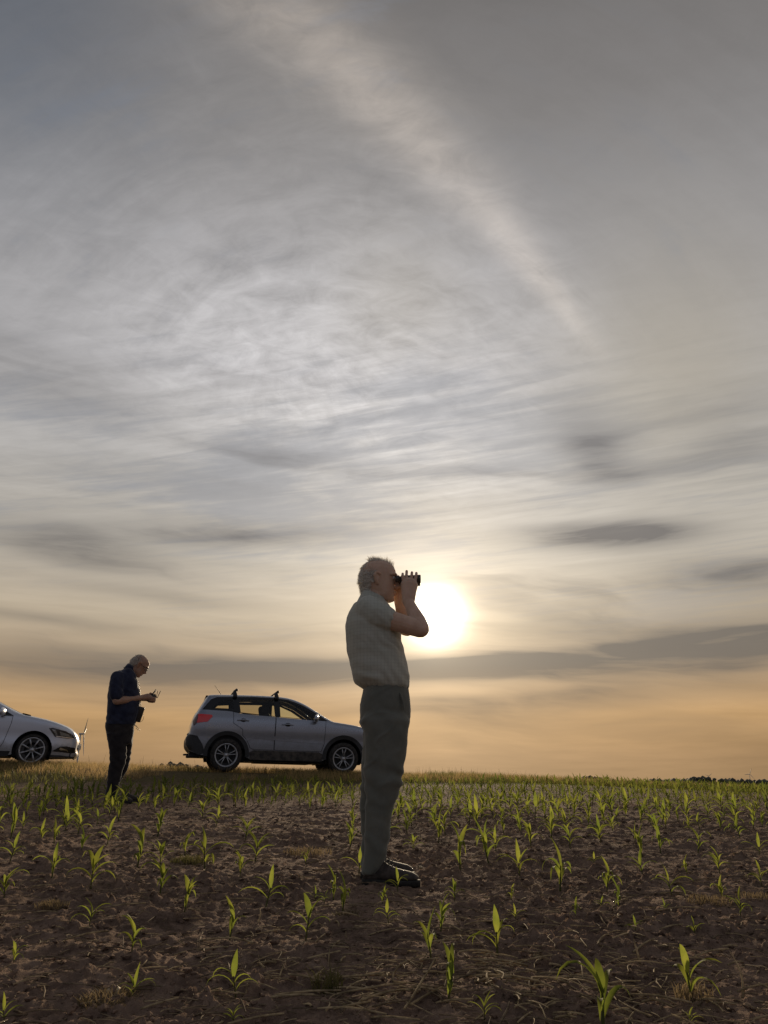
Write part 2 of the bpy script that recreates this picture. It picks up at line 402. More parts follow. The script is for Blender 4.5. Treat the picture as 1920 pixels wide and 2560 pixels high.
def build_ground():
    ys = [-60, -30, -15, -8, -4, -2, -0.5, 0.4, 1.0, 1.4]
    y = 1.4
    while y < 16: y += max(0.008, y * 0.0042); ys.append(y)
    while y < 26: y += 0.25; ys.append(y)
    while y < 9000: y *= 1.12; ys.append(y)
    ys = np.array(ys); t = np.linspace(-1, 1, 621)
    t = np.sign(t) * (np.abs(t) * 0.62 + 2.2 * np.abs(t) ** 9)                    # dense across the view, wide at the edges
    half = np.where(ys < 1.4, 6.0 + 0 * ys, ys * 0.62 + 0.55)
    half = np.where(ys < 1.4, 60.0 * (np.maximum(0, -ys) + 3) / 20 + 1, half)
    X = t[None, :] * half[:, None] / 0.62; Y = np.repeat(ys[:, None], len(t), 1)
    Z = ground(X, Y) + relief(X, Y)
    n, m_ = X.shape
    v = np.stack([X, Y, Z], -1).reshape(-1, 3)
    i = np.arange(n * m_).reshape(n, m_)
    f = np.stack([i[:-1, :-1], i[:-1, 1:], i[1:, 1:], i[1:, :-1]], -1).reshape(-1, 4)
    o = link('ground', merged('ground', [(v, f)], M_SOIL)); o['kind'] = 'structure'
build_ground()

# ------------------------------------------------------------------ soil crumbs and straw
def ico():
    b = bmesh.new(); bmesh.ops.create_icosphere(b, subdivisions=1, radius=1); v = np.array([x.co[:] for x in b.verts]); f = np.array([[x.index for x in q.verts] for q in b.faces]); b.free(); return v, f
IV, IF = ico()
def fan_points(n, y0, y1, power=1.0, spread=0.60):
    y = y0 + (y1 - y0) * nrs.rand(n) ** power; x = (nrs.rand(n) * 2 - 1) * (y * spread + 0.15); return x, y
def build_clods(n=15000):
    x, y = fan_points(n, 1.7, 9.5, 1.5); z = ground(x, y) + relief(x, y); parts = []
    for i in range(n):
        s = 0.003 + 0.012 * nrs.rand() ** 3.5 + (0.010 if nrs.rand() < 0.015 else 0)
        v = IV * (1 + 0.5 * (nrs.rand(12, 1) - 0.5) * 2) * s * np.array([1 + nrs.rand() * .5, 1, 0.7])
        a = nrs.rand() * 6.28; c, s_ = math.cos(a), math.sin(a)
        v = np.stack([v[:, 0] * c - v[:, 1] * s_, v[:, 0] * s_ + v[:, 1] * c, v[:, 2]], -1)
        parts.append((v + [x[i], y[i], z[i] + s * 0.25], IF))
    me = merged('soil_crumbs', parts, M_SOIL); me.polygons.foreach_set('use_smooth', np.zeros(len(me.polygons), bool)); o = link('soil_crumbs', me); o['kind'] = 'stuff'
build_clods()
M_STRAW = simple('dry_straw', (0.30, 0.225, 0.13), 0.85, 0, 0.45, 30, 0.3, spec=.08, world=True)
M_STRAW2 = simple('weathered_straw', (0.17, 0.125, 0.08), 0.9, 0, 0.5, 25, 0.3, spec=.08, world=True)
def straw_shape(L, w, bend, hump, seed, seg=5):
    r = np.random.RandomState(seed); v = []
    for k in range(seg + 1):
        t = k / seg; x = (t - 0.5) * L; yb = bend * math.sin(t * PI) * L + (r.rand() - .5) * L * 0.02
        z = hump * math.sin(t * PI * 0.9) * L + 0.004
        ww = w * (0.7 + 0.5 * r.rand()) * (1 - 0.5 * t)
        v += [(x, yb - ww, z), (x, yb + ww, z + w * 0.3), (x, yb, z + w * 1.2)]
    f = []
    for k in range(seg):
        for a, b in ((0, 1), (1, 2), (2, 0)): f.append((k * 3 + a, k * 3 + b, k * 3 + 3 + b, k * 3 + 3 + a))
    return np.array(v), np.array(f)
def place_arr(v, x, y, z, rz, tilt=0.0):
    c, s = math.cos(tilt), math.sin(tilt); v = np.stack([v[:, 0] * c, v[:, 1], v[:, 2] + v[:, 0] * s], -1)
    c, s = math.cos(rz), math.sin(rz)
    return np.stack([v[:, 0] * c - v[:, 1] * s + x, v[:, 0] * s + v[:, 1] * c + y, v[:, 2] + z], -1)
def build_straw_bits(name, n, mat, seed, y1, Lr):
    x, y = fan_points(n, 1.7, y1, 1.4); z = ground(x, y) + relief(x, y); parts = []
    for i in range(n):
        L = Lr[0] + (Lr[1] - Lr[0]) * nrs.rand() ** 2
        v, f = straw_shape(L, 0.0014 + 0.0026 * nrs.rand(), (nrs.rand() - .5) * 0.16, 0.02 + 0.06 * nrs.rand(), seed + i, 3)
        parts.append((place_arr(v, x[i], y[i], z[i] + 0.002, nrs.rand() * 6.28, (nrs.rand() - .5) * 0.35), f))
    o = link(name, merged(name, parts, mat)); o['kind'] = 'stuff'
build_straw_bits('straw_litter', 4200, M_STRAW2, 500, 9.0, (0.02, 0.16))
build_straw_bits('pale_straw_litter', 1300, M_STRAW, 9000, 8.0, (0.03, 0.15))

parts = []
for (u, v, sd, n) in ((1330, 2480, .28, 150), (980, 2480, .30, 70), (620, 2400, .45, 40), (1680, 2470, .30, 70), (1240, 2330, .35, 40), (1560, 2300, .5, 40)):
    x0, y0 = on_ground(u, v)
    for i in range(n):
        x, y = x0 + nrs.randn() * sd * 1.3, y0 + nrs.randn() * sd * .7; L = .04 + .16 * nrs.rand() ** 1.6
        v_, f_ = straw_shape(L, 0.0018 + .0035 * nrs.rand(), (nrs.rand() - .5) * .18, .02 + .06 * nrs.rand(), 77 + i, 4)
        parts.append((place_arr(v_, x, y, gzr(x, y) + .003, nrs.rand() * 6.28, (nrs.rand() - .5) * .4), f_))
o = link('maize_stubble_litter', merged('maize_stubble_litter', parts, M_STRAW)); o['kind'] = 'stuff'

# big single stalks: photograph pixel of the middle, length, heading, tilt
STALKS = [(1052, 2520, .26, 1.15, .30, 'long pale bent stalk rising from the bottom edge left of the leafiest corn seedling'),
          (880, 2545, .12, .5, .02, 'short thick stalk piece lying flat at the very bottom, left of the pale bent stalk'),
          (1290, 2490, .30, -.85, .04, 'long straight stalk in the crossed straw heap below the central foreground'),
          (1265, 2470, .24, -.7, .05, 'shorter stalk lying close above the long straight one in the crossed straw heap'),
          (1375, 2475, .16, -.95, .06, 'pale split stalk leaning on clods right of the crossed straw heap'),
          (1650, 2515, .20, -.75, .03, 'pale slanting stalk below the bent over seedling in the right foreground'),
          (1845, 2470, .14, 1.45, .9, 'upright broken pale stub near the right edge of the foreground'),
          (1595, 2410, .09, 1.5, .8, 'small upright pale stub left of the bent over seedling'),
          (300, 2275, .22, .5, .03, 'thin straight straw between the dry weed tuft and the spear leaved seedling on the left'),
          (215, 2350, .18, .8, .03, 'thin straw slanting up left of the narrow seedling on the left'),
          (645, 2312, .07, 1.5, .9, 'short upright stub glowing beside the kneeling seedling in the middle left'),
          (770, 2500, .20, .1, .02, 'pale flat straw bundle piece lying crosswise near the bottom middle'),
          (870, 2310, .20, -1.0, .04, 'thin curved straw lying left of the boots, in front of them'),
          (560, 2380, .24, -.4, .03, 'long brown stalk lying in front of the seedling with the wide left leaf'),
          (930, 2500, .22, .3, .05, 'pale stalk at the bottom middle, nearest to the dark feathery weed'),
          (640, 2555, .16, .4, .04, 'thin straw cut by the bottom edge, left of the feathery weed'),
          (1105, 2430, .12, -1.2, .2, 'short pale chip stalk left of the leafy foreground seedling'),
          (1000, 2460, .13, 1.2, .25, 'short pale stalk tilted up at the left of the foreground seedling stem'),
          (1350, 2410, .22, .35, .05, 'pale curved straw arching above the crossed straw heap'),
          (1700, 2300, .20, .1, .02, 'thin straw lying level right of the two leaved sprout'),
          (590, 2255, .16, .15, .02, 'thin level straw right of the wide winged seedling on the left'),
          (110, 2232, .12, .05, .03, 'small level straw near the left edge below the first row')]
for u, v, L, rz, tilt, lab in STALKS:
    x, y = on_ground(u, v)
    vs, fs = straw_shape(L, 0.0045, rnd.uniform(-.12, .12), 0.05, int(u), 6)
    vs = place_arr(vs, 0, 0, L / 2 * math.sin(tilt) * 0.8, rz, tilt)
    o = link('straw_stalk', merged('straw_stalk', [(vs, fs)], M_STRAW)); o.location = (x, y, gzr(x, y) + 0.004)
    tag(o, lab, 'straw stalk', 'straw stalks lying on the soil')

# ------------------------------------------------------------------ corn
M_CORN = leafy('corn_leaf', (0.085, 0.110, 0.018), (0.165, 0.175, 0.028), 0.55, 12.0, 0.7, 2.1)
M_STEM = leafy('corn_stem', (0.075, 0.090, 0.028), (0.13, 0.12, 0.05), 0.25, 18.0, 0.75, 1.3)
M_CORNF = leafy('far_corn_leaf', (0.070, 0.090, 0.018), (0.140, 0.145, 0.028), 0.5, 5.0, 0.75, 1.8)
def leaf_arr(L, w, a0, droop, az_, base, twist=0.0, seg=7, curl=0.0):
    v = []; p = np.array([0.0, 0.0]); a = a0; pos = []
    for k in range(seg + 1):
        t = k / seg
        pos.append((p[0], p[1], a)); a = a0 - droop * ((k + 1) / seg) ** 1.6
        p = p + np.array([math.cos(a), math.sin(a)]) * L / seg
    for k, (h, z, a) in enumerate(pos):
        t = k / seg
        ww = w * (min(1, 0.45 + 1.9 * t) if t < 0.3 else (1 - ((t - 0.3) / 0.7) ** 1.9)) ; ww = max(ww, 0.0006)
        lift = ww * 0.45; tw = twist * t
        nx, nz = -math.sin(a), math.cos(a)
        for sgn in (-1, 0, 1):
            lat = sgn * ww * math.cos(tw); up = (abs(sgn) * lift + sgn * ww * math.sin(tw))
            v.append((h + nx * up, lat + curl * t * t * L, z + nz * up))
    v = np.array(v); c, s = math.cos(az_), math.sin(az_)
    v = np.stack([v[:, 0] * c - v[:, 1] * s, v[:, 0] * s + v[:, 1] * c, v[:, 2]], -1) + np.array(base)
    f = []
    for k in range(seg):
        for j in (0, 1): f.append((k * 3 + j, k * 3 + j + 1, k * 3 + j + 4, k * 3 + j + 3))
    return v, np.array(f)
def stem_arr(H, r, lean, seg=4, n=6):
    v = []
    for k in range(seg + 1):
        t = k / seg
        for j in range(n):
            a = 2 * PI * j / n; v.append((math.cos(a) * r * (1 - .45 * t) + lean[0] * t * H, math.sin(a) * r * (1 - .45 * t) + lean[1] * t * H, t * H - 0.01))
    f = [(k * n + j, k * n + (j + 1) % n, (k + 1) * n + (j + 1) % n, (k + 1) * n + j) for k in range(seg) for j in range(n)]
    return np.array(v), np.array(f)
def corn_variant(seed, seg=7):            # unit height 1: the tip of the spear leaf
    r = random.Random(seed); lean = (r.uniform(-.22, .22), r.uniform(-.22, .22)); H = r.uniform(.36, .48)
    parts = [('stem',) + stem_arr(H, 0.022, lean)]
    pl = r.uniform(0, PI)
    n = r.choice([3, 3, 4, 4])
    for i in range(n):
        side = i % 2; hz = H * (0.30 + 0.70 * i / n)
        parts.append(('leaf',) + leaf_arr(r.uniform(.52, .90), r.uniform(.032, .048), r.uniform(.85, 1.35), r.uniform(1.2, 2.4), pl + side * PI + r.uniform(-.5, .5),
                                          (lean[0] * hz, lean[1] * hz, hz), r.uniform(-.7, .7), seg, r.uniform(-.12, .12)))
    parts.append(('leaf',) + leaf_arr(1.0 - H * .95, r.uniform(.050, .076), r.uniform(1.15, 1.54), r.uniform(.1, .8), r.uniform(0, 6.28), (lean[0] * H, lean[1] * H, H * .95), r.uniform(-.9, .9), seg))
    if r.random() < .55:
        parts.append(('leaf',) + leaf_arr(r.uniform(.40, .6), r.uniform(.042, .06), r.uniform(1.1, 1.4), r.uniform(.3, 1.1), pl + r.uniform(-.7, .7) + (n % 2) * PI, (lean[0] * H * .9, lean[1] * H * .9, H * .9), r.uniform(-.8, .8), seg))
    return parts
NVAR = 18
CORN = []
for s in range(NVAR):
    CORN.append([(nm, merged('corn_' + nm, [(v, f)], M_STEM if nm == 'stem' else M_CORN)) for nm, v, f in corn_variant(100 + s)])
CORN_LOW = [merged('corn_plant', [(v, f) for _, v, f in corn_variant(100 + s, 4)], M_CORN) for s in range(NVAR)]
CORN_ARR = [[(v, f) for _, v, f in corn_variant(100 + s, 3)] for s in range(NVAR)]

def corn_at(x, y, h, var, rz, lab, parts=True, group='young corn seedlings in the field'):
    z = gzr(x, y) - 0.004
    if parts:
        e = empty('corn_seedling', (x, y, z), (0, 0, rz)); e.scale = (h, h, h)
        for nm, me in CORN[var]: link(nm, me, e)
    else:
        e = link('corn_seedling', CORN_LOW[var]); e.location = (x, y, z); e.rotation_euler = (0, 0, rz); e.scale = (h, h, h)
    tag(e, lab, 'corn plant', group); return e

# near seedlings: base and tip in the photograph's pixels, label
_L, _Rr = (0, 1850), (960, 1850); _k = 0.5787
SEED = [
 (0, 15, 705, 560, 'seedling cut by the left edge of the photo, level with the boots'),
 (0, 222, 610, 460, 'seedling with one leaf arching far left, second from the left edge'),
 (0, 390, 655, 465, 'tall seedling topped by a bright yellow spear leaf, left of the field middle'),
 (0, 385, 810, 690, 'low wide V shaped seedling just below the yellow speared one'),
 (0, 690, 670, 500, 'spear leaved seedling with drooping side leaves below the rear wheel of the SUV'),
 (0, 690, 560, 440, 'seedling standing right behind the drooping spear leaved one'),
 (0, 795, 760, 605, 'winged seedling with long level leaves both sides, left of the boots'),
 (0, 1145, 735, 560, 'broad bright seedling with a long leaf reaching right, nearest left of the boots'),
 (0, 990, 870, 690, 'narrow upright seedling with leaves held close to its stem'),
 (0, 1320, 880, 690, 'kneeling seedling bent left, in front of the boots on the left'),
 (0, 565, 945, 775, 'slim seedling curved at the top in the left foreground'),
 (0, 55, 990, 885, 'small seedling near the left edge of the foreground'),
 (0, 570, 1140, 1000, 'slim seedling beside the pale round stone and dry weed clump'),
 (0, 1020, 1110, 925, 'large seedling with a wide left leaf in the bottom middle'),
 (0, 20, 1227, 1100, 'seedling cut by the bottom left corner'),
 (0, 1010, 1227, 1140, 'seedling cut by the bottom edge left of the middle'),
 (0, 1440, 680, 540, 'small seedling with a short spear just left of the trouser legs'),
 (0, 1400, 715, 660, 'tiny sprout at the foot of the small seedling left of the trouser legs'),
 (0, 1035, 610, 500, 'seedling with a leaf arching left, between the SUV wheels and lower'),
 (0, 1100, 540, 400, 'seedling with a blunt upright leaf on the bare patch below the SUV'),
 (0, 885, 560, 390, 'seedling growing out of the green weed mound'),
 (0, 590, 570, 390, 'tall thin seedling left of the green weed mound'),
 (0, 460, 460, 340, 'seedling nearly below the feet of the man with the controller'),
 (0, 350, 500, 395, 'seedling in front of the controller man, slightly to his left'),
 (0, 180, 430, 340, 'seedling in the second row near the left edge'),
 (0, 235, 440, 330, 'seedling right beside the second row one near the left edge'),
 (0, 40, 540, 420, 'upright seedling near the left edge, above the one cut off'),
 (0, 800, 490, 375, 'seedling left of the weed mound with leaves bent left'),
 (0, 680, 420, 295, 'seedling standing alone in front of the corn band, left of the bare patch'),
 (0, 1060, 430, 320, 'seedling at the right rim of the bare patch below the SUV'),
 (0, 1512, 460, 350, 'seedling close behind the legs of the binocular man, left side'),
 (0, 1550, 580, 470, 'seedling touching the left side of the trouser legs'),
 (0, 1318, 545, 475, 'small sprout in the brown dry weeds on the bare patch'),
 (0, 1355, 680, 610, 'grassy sprout on the bare patch in front of the brown dry weeds'),
 (0, 1650, 720, 640, 'seedling growing right under the near boot'),
 (0, 280, 390, 285, 'seedling third from left behind the second row'),
 (0, 470, 330, 250, 'bright seedling right in front of the shoes of the controller man'),
 (0, 510, 340, 225, 'bright broad leaf seedling hiding the front shoe of the controller man'),
 (1, 60, 670, 575, 'seedling in front of the toe of the near boot'),
 (1, 20, 800, 700, 'seedling with a long leaf to the right below the boots'),
 (1, 245, 830, 675, 'thin yellowing seedling right of the boots and lower'),
 (1, 205, 960, 760, 'seedling with a wide leaf stretched left above the leafiest one'),
 (1, 275, 1170, 915, 'leafiest seedling of the foreground with broad pointed leaves, just right of centre'),
 (1, 490, 930, 735, 'seedling with one tall curved blade, right of centre foreground'),
 (1, 435, 1240, 1110, 'single broad leaf seedling rising from the bottom edge right of centre'),
 (1, 945, 1240, 870, 'biggest forked seedling at the bottom of the right half'),
 (1, 1330, 1130, 880, 'seedling bent over to the left with a yellow withered clump, right foreground'),
 (1, 570, 780, 715, 'small sprout on the smooth soil right of centre'),
 (1, 830, 780, 700, 'Y shaped sprout on the smooth soil'),
 (1, 1090, 850, 780, 'two leaved sprout opened like a V in the right foreground'),
 (1, 1345, 830, 750, 'sprout with one curled leaf, right of the V shaped one'),
 (1, 1540, 770, 655, 'seedling with a blunt broad leaf near the right edge, by the pale dry clump'),
 (1, 1220, 755, 720, 'tiniest sprout, above the V shaped one'),
 (1, 305, 690, 600, 'small upright sprout right of the boots'),
 (1, 550, 690, 620, 'dark small sprout on the smooth soil right of the boots'),
 (1, 330, 570, 380, 'tall seedling with stepped leaves, first right of the knees'),
 (1, 585, 580, 430, 'seedling with a leaning bright blade, second right of the knees'),
 (1, 485, 480, 370, 'slim seedling behind the leaning bright bladed one'),
 (1, 760, 640, 430, 'double tiered seedling with a leaf arching left in the middle of the right half'),
 (1, 960, 640, 500, 'seedling with a stout yellow spear in the middle of the right half'),
 (1, 1015, 730, 590, 'seedling with a broad leaf raised right, in front of the yellow speared one'),
 (1, 945, 725, 665, 'low bushy sprout beside the raised leaf seedling'),
 (1, 1245, 670, 530, 'seedling with a narrow blade and a leaf trailing left, right half'),
 (1, 1120, 590, 480, 'seedling with a broad bright blade tilted left, right half'),
 (1, 905, 525, 470, 'short sprout behind the stout yellow spear'),
 (1, 635, 470, 340, 'seedling right of the knees in the third row'),
 (1, 725, 440, 330, 'seedling leaning right in the third row'),
 (1, 805, 470, 360, 'dark narrow seedling in the third row'),
 (1, 1195, 480, 370, 'bushy dark green seedling in the right half'),
 (1, 1355, 480, 360, 'tall narrow seedling in the right half, right of the bushy dark one'),
 (1, 1450, 580, 470, 'seedling with a blunt blade near the right edge, upper of two'),
 (1, 1460, 670, 580, 'seedling with leaves both sides near the right edge, lower of two'),
 (1, 1635, 640, 540, 'seedling cut by the right edge beside the pale dry clump'),
 (1, 1310, 570, 490, 'seedling with its leaf arched over left, right half'),
 (1, 1085, 450, 370, 'seedling with one clear vertical blade in the fourth row'),
 (1, 930, 430, 330, 'seedling with a bright leaning blade in the fourth row'),
 (1, 235, 440, 300, 'tall seedling right of the knees near the man'),
 (1, 130, 470, 390, 'seedling next to the shin of the binocular man'),
 (1, 100, 400, 300, 'seedling next to the knee of the binocular man'),
 (1, 990, 400, 310, 'narrow seedling behind the fourth row'),
 (1, 400, 380, 250, 'seedling with a tall spear behind the stepped one'),
 (1, 1540, 430, 340, 'seedling near the right edge in the far rows'),
 (1, 1330, 1235, 1170, 'small sprout at the bottom edge under the bent over seedling')]
rnd = random.Random(41)
taken = []
for half, bx, by, ty, lab in SEED:
    ox, oy = (_L, _Rr)[half]
    u, v, vt = ox + bx * _k, oy + by * _k, oy + ty * _k
    x, y = on_ground(u, v); h = (pix(u, vt, y).z - gz(x, y)) * 1.22
    corn_at(x, y, max(0.06, h), rnd.randrange(NVAR), rnd.uniform(0, 6.28), 'corn ' + lab)
    taken.append((x, y))
# drilled rows run parallel to the field edge
ROW_A = math.atan(0.27); rc, rs = math.cos(ROW_A), math.sin(ROW_A)
def field_edge(x): return 13.35 + 0.27 * (x + 1) + max(0, x - 1.5) * 0.62
far_parts, cand = [], []
near_lim = lambda x: 6.7 if x > 0 else (7.2 if x < -1.9 else 8.8)
for k in range(-10, 60):
    row_y = 1.2 + k * 0.62
    s = -20.0
    while s < 26:
        s += rnd.uniform(.11, .20)
        x = s * rc - (rnd.gauss(0, .05)) * rs; y = row_y + s * rs + rnd.gauss(0, .05)
        if y < 3.4 or y > min(field_edge(x), crest_y(x) + 1.5) or abs(x) > y * .56 + .4: continue
        if y < near_lim(x) and rnd.random() < (0.45 if y > 5.4 else 0.74): continue
        if -2.2 < x < -.3 and y < 8.4 and rnd.random() < .9: continue
        if (abs(x) < .6 and abs(y - 4.4) < .5) or abs(x + 3.0) < .35 and abs(y - 9.3) < .35: continue
        if any((x - a) ** 2 + (y - b) ** 2 < .05 for a, b in taken): continue
        cand.append((y, x))
cand.sort()
NEED = 300 - len(SEED)
def region(x, y):
    t = x / y
    where = ('near the left edge' if t < -.38 else 'below the man with the controller' if t < -.24 else 'below the grey SUV' if t < -.04 else
             'just right of the binocular man' if t < .13 else 'in the middle of the right half' if t < .34 else 'near the right edge')
    if y < 5.6: return 'small extra corn seedling %s, among larger ones' % where
    if y < 8.2: return 'small corn seedling in the thin rows %s' % where
    return 'small corn seedling in the dense far row band %s' % where
for i, (y, x) in enumerate(cand):
    h = rnd.uniform(.15, .27); var = rnd.randrange(NVAR); rz = rnd.uniform(0, 6.28)
    if i < NEED:
        lab = region(x, y)
        corn_at(x, y, h, var, rz, lab, parts=y < 9.0, group=lab.replace('corn seedling', 'corn seedlings').replace('small ', '').replace('extra ', 'extra small '))
    else:
        z = gz(x, y); c, s_ = math.cos(rz), math.sin(rz)
        for v, f in CORN_ARR[var]:
            if len(f) > 10 and f.shape[0] == 24: pass
            w = v * h; far_parts.append((np.stack([w[:, 0] * c - w[:, 1] * s_ + x, w[:, 0] * s_ + w[:, 1] * c + y, w[:, 2] + z], -1), f))
o = link('far_corn_rows', merged('far_corn_rows', far_parts, M_CORNF)); o['kind'] = 'stuff'
print('corn candidates', len(cand))

# ------------------------------------------------------------------ grass on the bank
M_DRY = leafy('dry_grass', (0.21, 0.145, 0.068), (0.36, 0.255, 0.12), 0.5, 6.0, 0.7, 1.7)
M_GREEN = leafy('green_grass', (0.075, 0.078, 0.022), (0.15, 0.14, 0.045), 0.45, 4.0, 0.6, 1.6)
def blades(x, y, h, w, lean, seg=2):
    n = len(x); z = ground(x, y); a = nrs.rand(n) * 6.283; la = nrs.rand(n) * 6.283
    ca, sa_ = np.cos(a) * w, np.sin(a) * w; lx, ly = np.cos(la) * lean * h, np.sin(la) * lean * h
    v = np.zeros((n, 5, 3))
    v[:, 0] = np.stack([x - ca, y - sa_, z - .01], -1); v[:, 1] = np.stack([x + ca, y + sa_, z - .01], -1)
    v[:, 2] = np.stack([x - ca * .7 + lx * .35, y - sa_ * .7 + ly * .35, z + h * .55], -1); v[:, 3] = np.stack([x + ca * .7 + lx * .35, y + sa_ * .7 + ly * .35, z + h * .55], -1)
    v[:, 4] = np.stack([x + lx, y + ly, z + h * .97], -1)
    i = np.arange(n)[:, None] * 5
    f = np.concatenate([i + np.array([0, 1, 3]), i + np.array([0, 3, 2]), i + np.array([2, 3, 4])])
    return v.reshape(-1, 3), f
def bank_points(n, d0, d1, x0=-13.5, x1=13.5):
    x = x0 + (x1 - x0) * nrs.rand(n); return x, crest_y(x) + d0 + (d1 - d0) * nrs.rand(n)
def stuff(name, parts, mat):
    o = link(name, merged(name, parts, mat)); o['kind'] = 'stuff'
P = []
x, y = bank_points(42000, -4.2, 1.6, -13.5, 2.0); k = fbm(x * .8, y * .8, 0, 31, 3); s = k > -.25; x, y = x[s], y[s]
P.append(blades(x, y, .05 + .13 * nrs.rand(len(x)), .0032, .5))
x, y = bank_points(36000, -3.2, 1.6, 1.5, 14); P.append(blades(x, y, .06 + .15 * nrs.rand(len(x)), .0035, .4))
stuff('dry_grass', P, M_DRY)
P = []
x, y = bank_points(32000, -4.6, 1.6, -13.5, 2.5); k = fbm(x * .7, y * .7, 5, 37, 3); s = k > -.2; x, y = x[s], y[s]
P.append(blades(x, y, .05 + .09 * nrs.rand(len(x)), .0036, .5))
x, y = bank_points(22000, -3.6, 1.6, 1.0, 14); P.append(blades(x, y, .07 + .15 * nrs.rand(len(x)), .004, .4))
stuff('green_grass', P, M_GREEN)
# taller seed stalks standing against the sky
x, y = bank_points(420, -1.2, 1.5, -13, 13); v1 = blades(x, y, .14 + .22 * nrs.rand(len(x)) ** 2, .0035, .22)
x, y = bank_points(130, -1.0, 1.5, .8, 3.5); v2 = blades(x, y, .2 + .18 * nrs.rand(len(x)), .0035, .15)
stuff('tall_grass_stalks', [v1, v2], simple('seed_stalk', (0.10, 0.075, 0.04), 0.8, world=True, var=.4))

# weed tufts among the seedlings
def tuft(u, v, r, h, n, mat, lab, seed, wd=.0018):
    n = int(n * .7)
    x0, y0 = on_ground(u, v); q = np.random.RandomState(seed); z0 = gz(x0, y0)
    rr = r * np.sqrt(q.rand(n)); a = q.rand(n) * 6.283
    x, y = x0 + rr * np.cos(a), y0 + rr * np.sin(a) * .8
    vv, f = blades(x, y, .62 * h * (0.35 + .65 * q.rand(n)) * (1.15 - rr / r * .6), wd, .8)
    o = link('weed_tuft', merged('weed_tuft', [(vv - [x0, y0, z0], f)], mat)); o.location = (x0, y0, z0 + .012)
    tag(o, lab, 'weed', 'weed tufts between the seedlings')
M_TUFT = leafy('dry_weed', (0.12, 0.09, 0.05), (0.20, 0.15, 0.085), 0.4, 20.0, 0.7, 1.4)
M_TUFTG = leafy('green_weed', (0.060, 0.062, 0.022), (0.12, 0.105, 0.04), 0.4, 20.0, 0.7, 1.4)
tuft(130, 2272, .075, .055, 260, M_TUFT, 'tan dry weed tuft near the left edge, left of the V shaped seedling', 1)
tuft(480, 2160, .13, .09, 520, M_TUFTG, 'rounded green brown weed mound below the rear of the SUV', 2)
tuft(275, 2520, .10, .075, 420, M_TUFT, 'yellowish moss like weed clump at the bottom left beside a pale stone', 3)
tuft(770, 2135, .16, .07, 330, M_TUFT, 'brown straggling dry weeds on the bare patch left of the trouser legs', 4)
tuft(1775, 2258, .11, .05, 280, M_TUFT, 'pale dry weed clump on the right, left of the seedling near the right edge', 5)
tuft(1895, 2250, .10, .05, 240, M_TUFT, 'pale dry weed clump cut by the right edge', 6)
tuft(820, 2480, .05, .17, 110, M_TUFTG, 'dark feathery weed standing at the bottom, left of the foreground seedlings', 7)
tuft(1735, 2500, .06, .10, 150, M_TUFT, 'yellow withered clump caught in the bent over seedling', 8)
tuft(870, 2300, .06, .07, 120, M_TUFTG, 'small dark weed left of the boots, in front of them', 9)
M_STONE = simple('pale_stone', (0.42, 0.34, 0.22), 0.8, 0, 0.25, 60, 0.3)
def stone(u, v, s, lab):
    x, y = on_ground(u, v); q = np.random.RandomState(int(u)); b = bmesh.new(); bmesh.ops.create_icosphere(b, subdivisions=2, radius=s)
    for w in b.verts:
        w.co *= 1 + .25 * float(noise3(w.co.x / s * 1.2, w.co.y / s * 1.2, w.co.z / s * 1.2, int(u))); w.co.z *= .75
    me = bpy.data.meshes.new('stone'); b.to_mesh(me); b.free(); me.materials.append(M_STONE)
    for p in me.polygons: p.use_smooth = True
    o = link('stone', me); o.location = (x, y, gz(x, y) + s * .55); tag(o, lab, 'stone', 'small pale stones on the soil')
stone(282, 2495, .024, 'largest pale round stone, in the yellowish weed clump at bottom left')
stone(352, 2512, .012, 'small pale pebble right of the yellowish weed clump')
stone(275, 2225, .011, 'white pebble below the yellow speared seedling')
stone(1052, 2172, .012, 'white pebble just right of the boot toes')
stone(1512, 2345, .009, 'small white pebble below the V shaped sprout')
stone(500, 2525, .007, 'tiny white pebble at the bottom left of the large seedling')

# ------------------------------------------------------------------ far land: woods, wind turbines
M_WOOD = simple('hazed_wood_foliage', (0.085, 0.082, 0.060), 0.9, 0, 0.4, 0.06, 0, world=True)  # foliage with distance haze painted in as a lighter base colour
def wood(name, u0, u1, tops, Y, base_drop=3.0, step=3.0, jit=.25):
    parts = []; xs0 = pix(u0, 1900, Y).x; xs1 = pix(u1, 1900, Y).x; n = int((xs1 - xs0) / step) + 1
    for i in range(n * 16):
        t = nrs.rand(); u = u0 + (u1 - u0) * t; y = Y * (1 + .06 * nrs.rand()); xw = pix(u, 1900, Y).x
        top = pix(u, np.interp(u, [p[0] for p in tops], [p[1] for p in tops]), Y).z - step * .3 * (1 + float(noise3(xw / step / 2.5, 0, 0, 5)))
        base = gz(xw, y) - 1; r = step * (.28 + .3 * nrs.rand()); k = nrs.rand() ** .6
        v = IV * (1 + jit * (nrs.rand(12, 1) * 2 - 1)) * np.array([r, r, r * .8])
        parts.append((v + [xw, y, base + (top - r * .8 - base) * k], IF))
    o = link(name, merged(name, parts, M_WOOD)); o['kind'] = 'stuff'
wood('distant_woods', 1320, 2150, [(1320, 1944), (1480, 1938), (1560, 1942), (1680, 1940), (1735, 1935), (1760, 1939), (1795, 1935), (1840, 1942), (2150, 1946)], 1500, step=14)
wood('hedge_beyond_the_crest', 350, 540, [(350, 1903), (395, 1895), (430, 1896), (470, 1900), (500, 1904), (540, 1910)], 110, step=1.1)
wood('low_scrub_beyond_the_crest', 640, 960, [(640, 1920), (690, 1911), (760, 1920), (960, 1927)], 140, step=1.3)
M_WT = simple('turbine_white', (0.55, 0.55, 0.54), 0.5)
